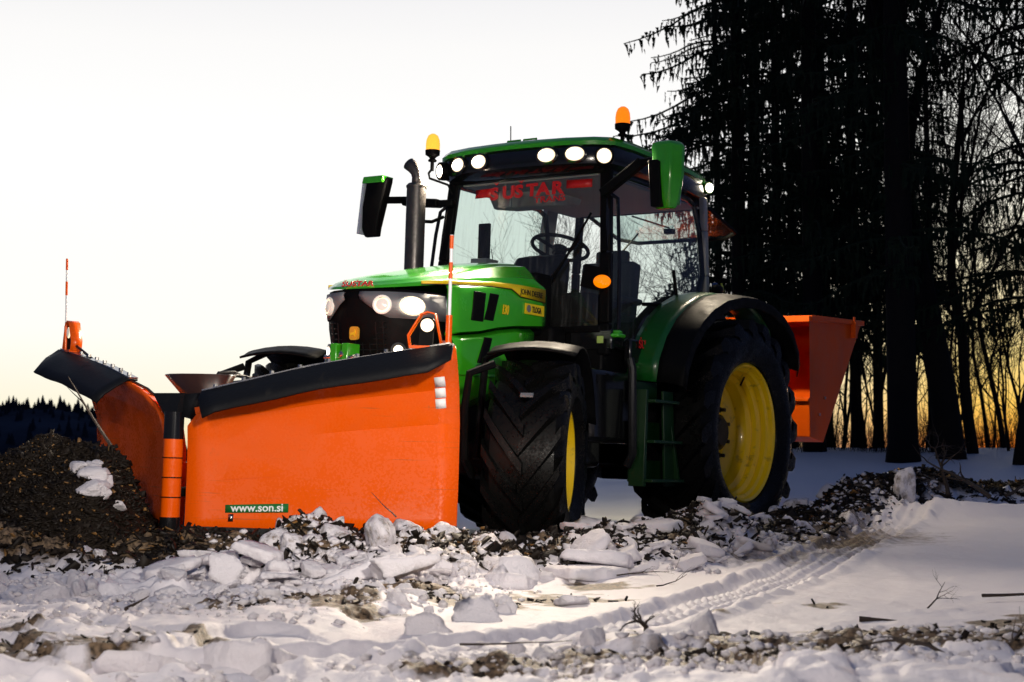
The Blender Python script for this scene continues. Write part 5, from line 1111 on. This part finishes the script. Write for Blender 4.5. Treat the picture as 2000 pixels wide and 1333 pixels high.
# ------------------------------------------------------------------ THE WOOD behind, right
MBARK = mat('dark_bark', (.012, .010, .009), .95, spec=.1, var=.3, var_scale=5, bump=.6, bump_scale=12); MNEED = mat('spruce_needles', (.013, .022, .011), .8, spec=.1)
MSNT = mat('branch_snow', (.7, .74, .82), .7)
def spruce_meshes(seed, H, r0, crown0, blen, dens):
    r_ = np.random.RandomState(seed); rp = random.Random(seed)
    tb = MB(); tb.tube([(0, 0, -.3), (0, 0, .3), (.02, 0, H * .3), (-.03, .02, H * .6), (0, 0, H)], [r0 * 1.35, r0, r0 * .8, r0 * .5, .02], 12)
    V = []; F = []
    bb = MB(); z_ = crown0
    while z_ < H - .3:
        near = z_ < 11; step = .42 if near else .7
        prog = (z_ - crown0) / (H - crown0)
        for k in range(rp.choice([4, 5, 6]) if near else 5):
            a = rp.uniform(0, 2 * math.pi); L_ = blen * (1 - prog) ** .7 * rp.uniform(.55, 1.12)
            if z_ < crown0 + 2 and rp.random() < .35: L_ *= .5
            if L_ < .25 or rp.random() < .16: continue
            p = Vector((0, 0, z_ + rp.uniform(-.12, .12))); d_ = Vector((math.cos(a), math.sin(a), rp.uniform(-.05, .25))); pts = [p.copy()]; ns = 7
            for i in range(ns):
                d_ = (d_ + Vector((rp.uniform(-.08, .08), rp.uniform(-.08, .08), -.15 if i < 4 else .12))).normalized(); p = p + d_ * L_ / ns; pts.append(p.copy())
            bb.tube(pts, [.022 * (1 - .8 * i / ns) + .004 for i in range(ns + 1)], 4, caps=False)
            m_ = int(L_ / (.055 if near else .13) * dens)
            for q in range(m_):
                u = .10 + .90 * (q + rp.random()) / m_; fi = u * ns; i = min(int(fi), ns - 1); c_ = pts[i].lerp(pts[i + 1], fi - i)
                s_ = rp.choice([-1, 1]); sl = rp.uniform(.02, .30) * (1 - .5 * u); perp = Vector((-math.sin(a), math.cos(a), 0))
                c0 = c_ + perp * s_ * sl; hang = rp.uniform(.10, .46) * (1 if near else 1.6) * (1.1 - .5 * u)
                if q % 2: # side shoot leading to the hanging strand
                    V += [tuple(c_), tuple(c0 + Vector((0, 0, .012))), tuple(c0 - Vector((0, 0, .02)))]; F.append((len(V) - 3, len(V) - 2, len(V) - 1))
                nb = 3 if near else 2
                e = c0 + Vector((rp.uniform(-.06, .06), rp.uniform(-.06, .06), -hang))
                for j in range(nb):
                    t0 = j / nb; pa = c0.lerp(e, t0); pb = c0.lerp(e, min(1, t0 + .55)); ph = rp.uniform(0, 6.28); w_ = rp.uniform(.014, .044) * (1 if near else 2)
                    sd_ = Vector((math.cos(ph) * w_, math.sin(ph) * w_, 0)); n0 = len(V); V += [tuple(pa - sd_ * .7), tuple(pa + sd_), tuple(pb + sd_ * .35 + Vector((0, 0, -.01)))]; F.append((n0, n0 + 1, n0 + 2))
        z_ += step * rp.uniform(.8, 1.2)
    tm = bpy.data.meshes.new('trunk'); tm.from_pydata(tb.v, [], tb.f); tm.materials.append(MBARK); tm.polygons.foreach_set('use_smooth', [True] * len(tm.polygons))
    n0 = len(V); V += bb.v; F += [tuple(i + n0 for i in f) for f in bb.f]
    cm = bpy.data.meshes.new('crown'); cm.from_pydata(V, [], F); cm.materials.append(MNEED); cm.update(); return tm, cm
SPM = [spruce_meshes(1, 17, .16, 2.4, 2.9, .9), spruce_meshes(2, 18, .18, 2.6, 2.6, .8), spruce_meshes(3, 15, .09, 2.3, 2.2, .8)]
def spruce(k, x, y, s_, rz, label, group=None, kind='spruce', rs_=1.0):
    z_ = float(ground([x], [y])[0]) if y < 40 else float(ground([x], [39])[0])
    b = root('spruce_tree', (x, y, z_), label, kind, group); b.rotation_euler = (0, 0, rz); b.scale = (s_, s_, s_)
    for nm, me in (('trunk', SPM[k][0]), ('crown', SPM[k][1])):
        o = bpy.data.objects.new(nm, me); COL.objects.link(o); o.parent = b
        if nm == 'trunk': o.scale = (rs_, rs_, 1)
    return b
def wx(px, d_): return (px - 1000) / 3000 * d_
for (k, px, d_, s_, rz, rs_, lb) in (
    (0, 1445, 25, 1.05, .3, .8, 'leftmost spruce with long drooping branches reaching over the sky'),
    (1, 1590, 24, 1.0, 1.9, .9, 'spruce with straight dark trunk above the orange hopper'),
    (1, 1762, 21.5, 1.02, 4.0, 1.15, 'thickest spruce trunk in the middle of the wood, right of the orange hopper'),
    (2, 1520, 28, 1.1, 5.0, 1.0, 'slim spruce between the leftmost spruce and the one above the hopper'),
    (2, 1672, 27, 1.15, 2.2, 1.0, 'slim spruce just left of the thickest trunk'),
    (0, 2035, 22, .95, 3.3, .9, 'spruce cut off by the right edge of the photo')): spruce(k, wx(px, d_), d_, s_, rz, lb, rs_=rs_)
for i, (k, px, d_, s_, rz) in enumerate(((2, 1405, 31, 1.0, .9), (2, 1550, 34, 1.1, 2.0), (2, 1715, 30, 1.1, .2), (2, 1820, 34, 1.05, 5.5), (0, 1610, 29, 1.0, 1.3), (1, 1480, 30, .9, 2.2))):
    spruce(k, wx(px, d_), d_, s_, rz, 'dark spruce standing deeper in the wood behind the front row', 'spruces deeper in the wood')
def bare_mesh(seed, H, r0, depth, split, lean=0, first=.35, spread=.8):
    rn = random.Random(seed); b = MB()
    def rec(p0, d0, L_, r_, dep):
        p = Vector(p0); d_ = Vector(d0).normalized(); ns = 6 if dep > 1 else 4; pts = [p.copy()]; rr_ = [r_]
        for i in range(ns):
            d_ = (d_ + Vector((rn.uniform(-.14, .14), rn.uniform(-.14, .14), rn.uniform(-.04, .16)))).normalized(); p = p + d_ * L_ / ns; pts.append(p.copy()); rr_.append(max(.0035, r_ * (1 - .62 * (i + 1) / ns)))
            if dep > 0 and (i + 1) / ns > (first if dep == depth else .15):
                for _ in range(1 if rn.random() < split - 1.5 else 2 if rn.random() < .35 else 1):
                    sd_ = Vector((rn.uniform(-1, 1), rn.uniform(-1, 1), 0)); sd_ = (sd_ - d_ * sd_.dot(d_)).normalized()
                    rec(p, d_ * rn.uniform(.55, 1) + sd_ * rn.uniform(.4, spread) + Vector((0, 0, .15)), L_ * rn.uniform(.42, .68), rr_[-1] * rn.uniform(.45, .7), dep - 1)
        b.tube(pts, rr_, 9 if dep == depth else (5 if dep > 1 else 3), caps=False)
    rec((0, 0, -.15), (lean, 0, 1), H, r0, depth)
    me = bpy.data.meshes.new('trunk'); me.from_pydata(b.v, [], b.f); me.materials.append(MBARK); me.polygons.foreach_set('use_smooth', [True] * len(me.polygons)); return me
BM = [bare_mesh(1, 6.5, .15, 4, 2.2, .04), bare_mesh(2, 5.5, .10, 4, 2.2, -.05, .25, 1.0), bare_mesh(5, 4.0, .045, 4, 2.3, .1, .2, 1.0), bare_mesh(8, 2.2, .022, 3, 2.5, .25, .12, 1.2)]
def bare(k, px, d_, s_, rz, label, group=None, name='bare_tree', cat='bare tree', rs_=1.0):
    x = wx(px, d_); z_ = float(ground([x], [min(d_, 39)])[0]); o = bpy.data.objects.new(name, BM[k]); COL.objects.link(o); o.location = (x, d_, z_); o.rotation_euler = (0, 0, rz); o.scale = (s_ * rs_, s_ * rs_, s_); return tag(o, label, cat, group)
bare(0, 1858, 22, 1.25, .2, 'broad bare tree right of the thickest spruce trunk', rs_=1.2)
bare(1, 1900, 23.5, 1.05, 2.5, 'slender forked bare tree against the yellow sky at right', rs_=.9)
bare(1, 1985, 21, 1.0, 4.5, 'leaning bare tree with crooked limbs near the right edge')
bare(2, 1960, 26, 1.1, 3.0, 'thin bare sapling between the forked tree and the right edge')
bare(2, 1822, 24, 1.2, 1.0, 'thin bare sapling close right of the thickest spruce trunk')
for i, (px, d_, s_, rz) in enumerate(((1060, 24, .64, .4), (1095, 26, .62, 2.0), (1255, 27, .62, 2.2))):
    bare(2, px, d_, s_, rz, 'thin leafless young tree seen through and above the tractor cab', 'young trees behind the cab')
k = 0
for i in range(36):
    px = 1380 + 640 * (i + rs.rand()) / 36; d_ = rs.uniform(23, 36)
    bare(3 if i % 3 else 2, px, d_, rs.uniform(.7, 1.5) * (1 if i % 3 else .8), rs.uniform(0, 6.28), 'tangled leafless shrub in the undergrowth of the wood', 'shrubs in the undergrowth', 'bare_shrub', 'shrub')
def brush_mesh(seed):
    rn = random.Random(seed); b = MB()
    for k in range(90):
        x = rn.uniform(-1.6, 1.6); y = rn.uniform(-.8, .8); h_ = rn.uniform(.3, 1.5) ; d_ = Vector((rn.uniform(-.5, .5), rn.uniform(-.5, .5), 1)).normalized()
        p = Vector((x, y, -.05)); pts = [p, p + d_ * h_ * .5, p + d_ * h_ + Vector((rn.uniform(-.2, .2), 0, -.05))]; b.tube(pts, [.009, .007, .003], 3, caps=False)
        for j in range(3): q = pts[1].lerp(pts[2], rn.random()); b.tube([q, q + Vector((rn.uniform(-.3, .3), rn.uniform(-.2, .2), rn.uniform(0, .3)))], [.005, .002], 3, caps=False)
    me = bpy.data.meshes.new('brush'); me.from_pydata(b.v, [], b.f); me.materials.append(MBARK); return me
bms = [brush_mesh(1), brush_mesh(2)]; BM += bms
for i in range(18):
    px = 1390 + 660 * (i + rs.rand()) / 18; bare(4 + i % 2, px, rs.uniform(24, 31), rs.uniform(.3, .6), rs.uniform(-.5, .5), 'low brushwood thicket at the foot of the spruces', 'brushwood at the foot of the wood', 'brushwood', 'brushwood')
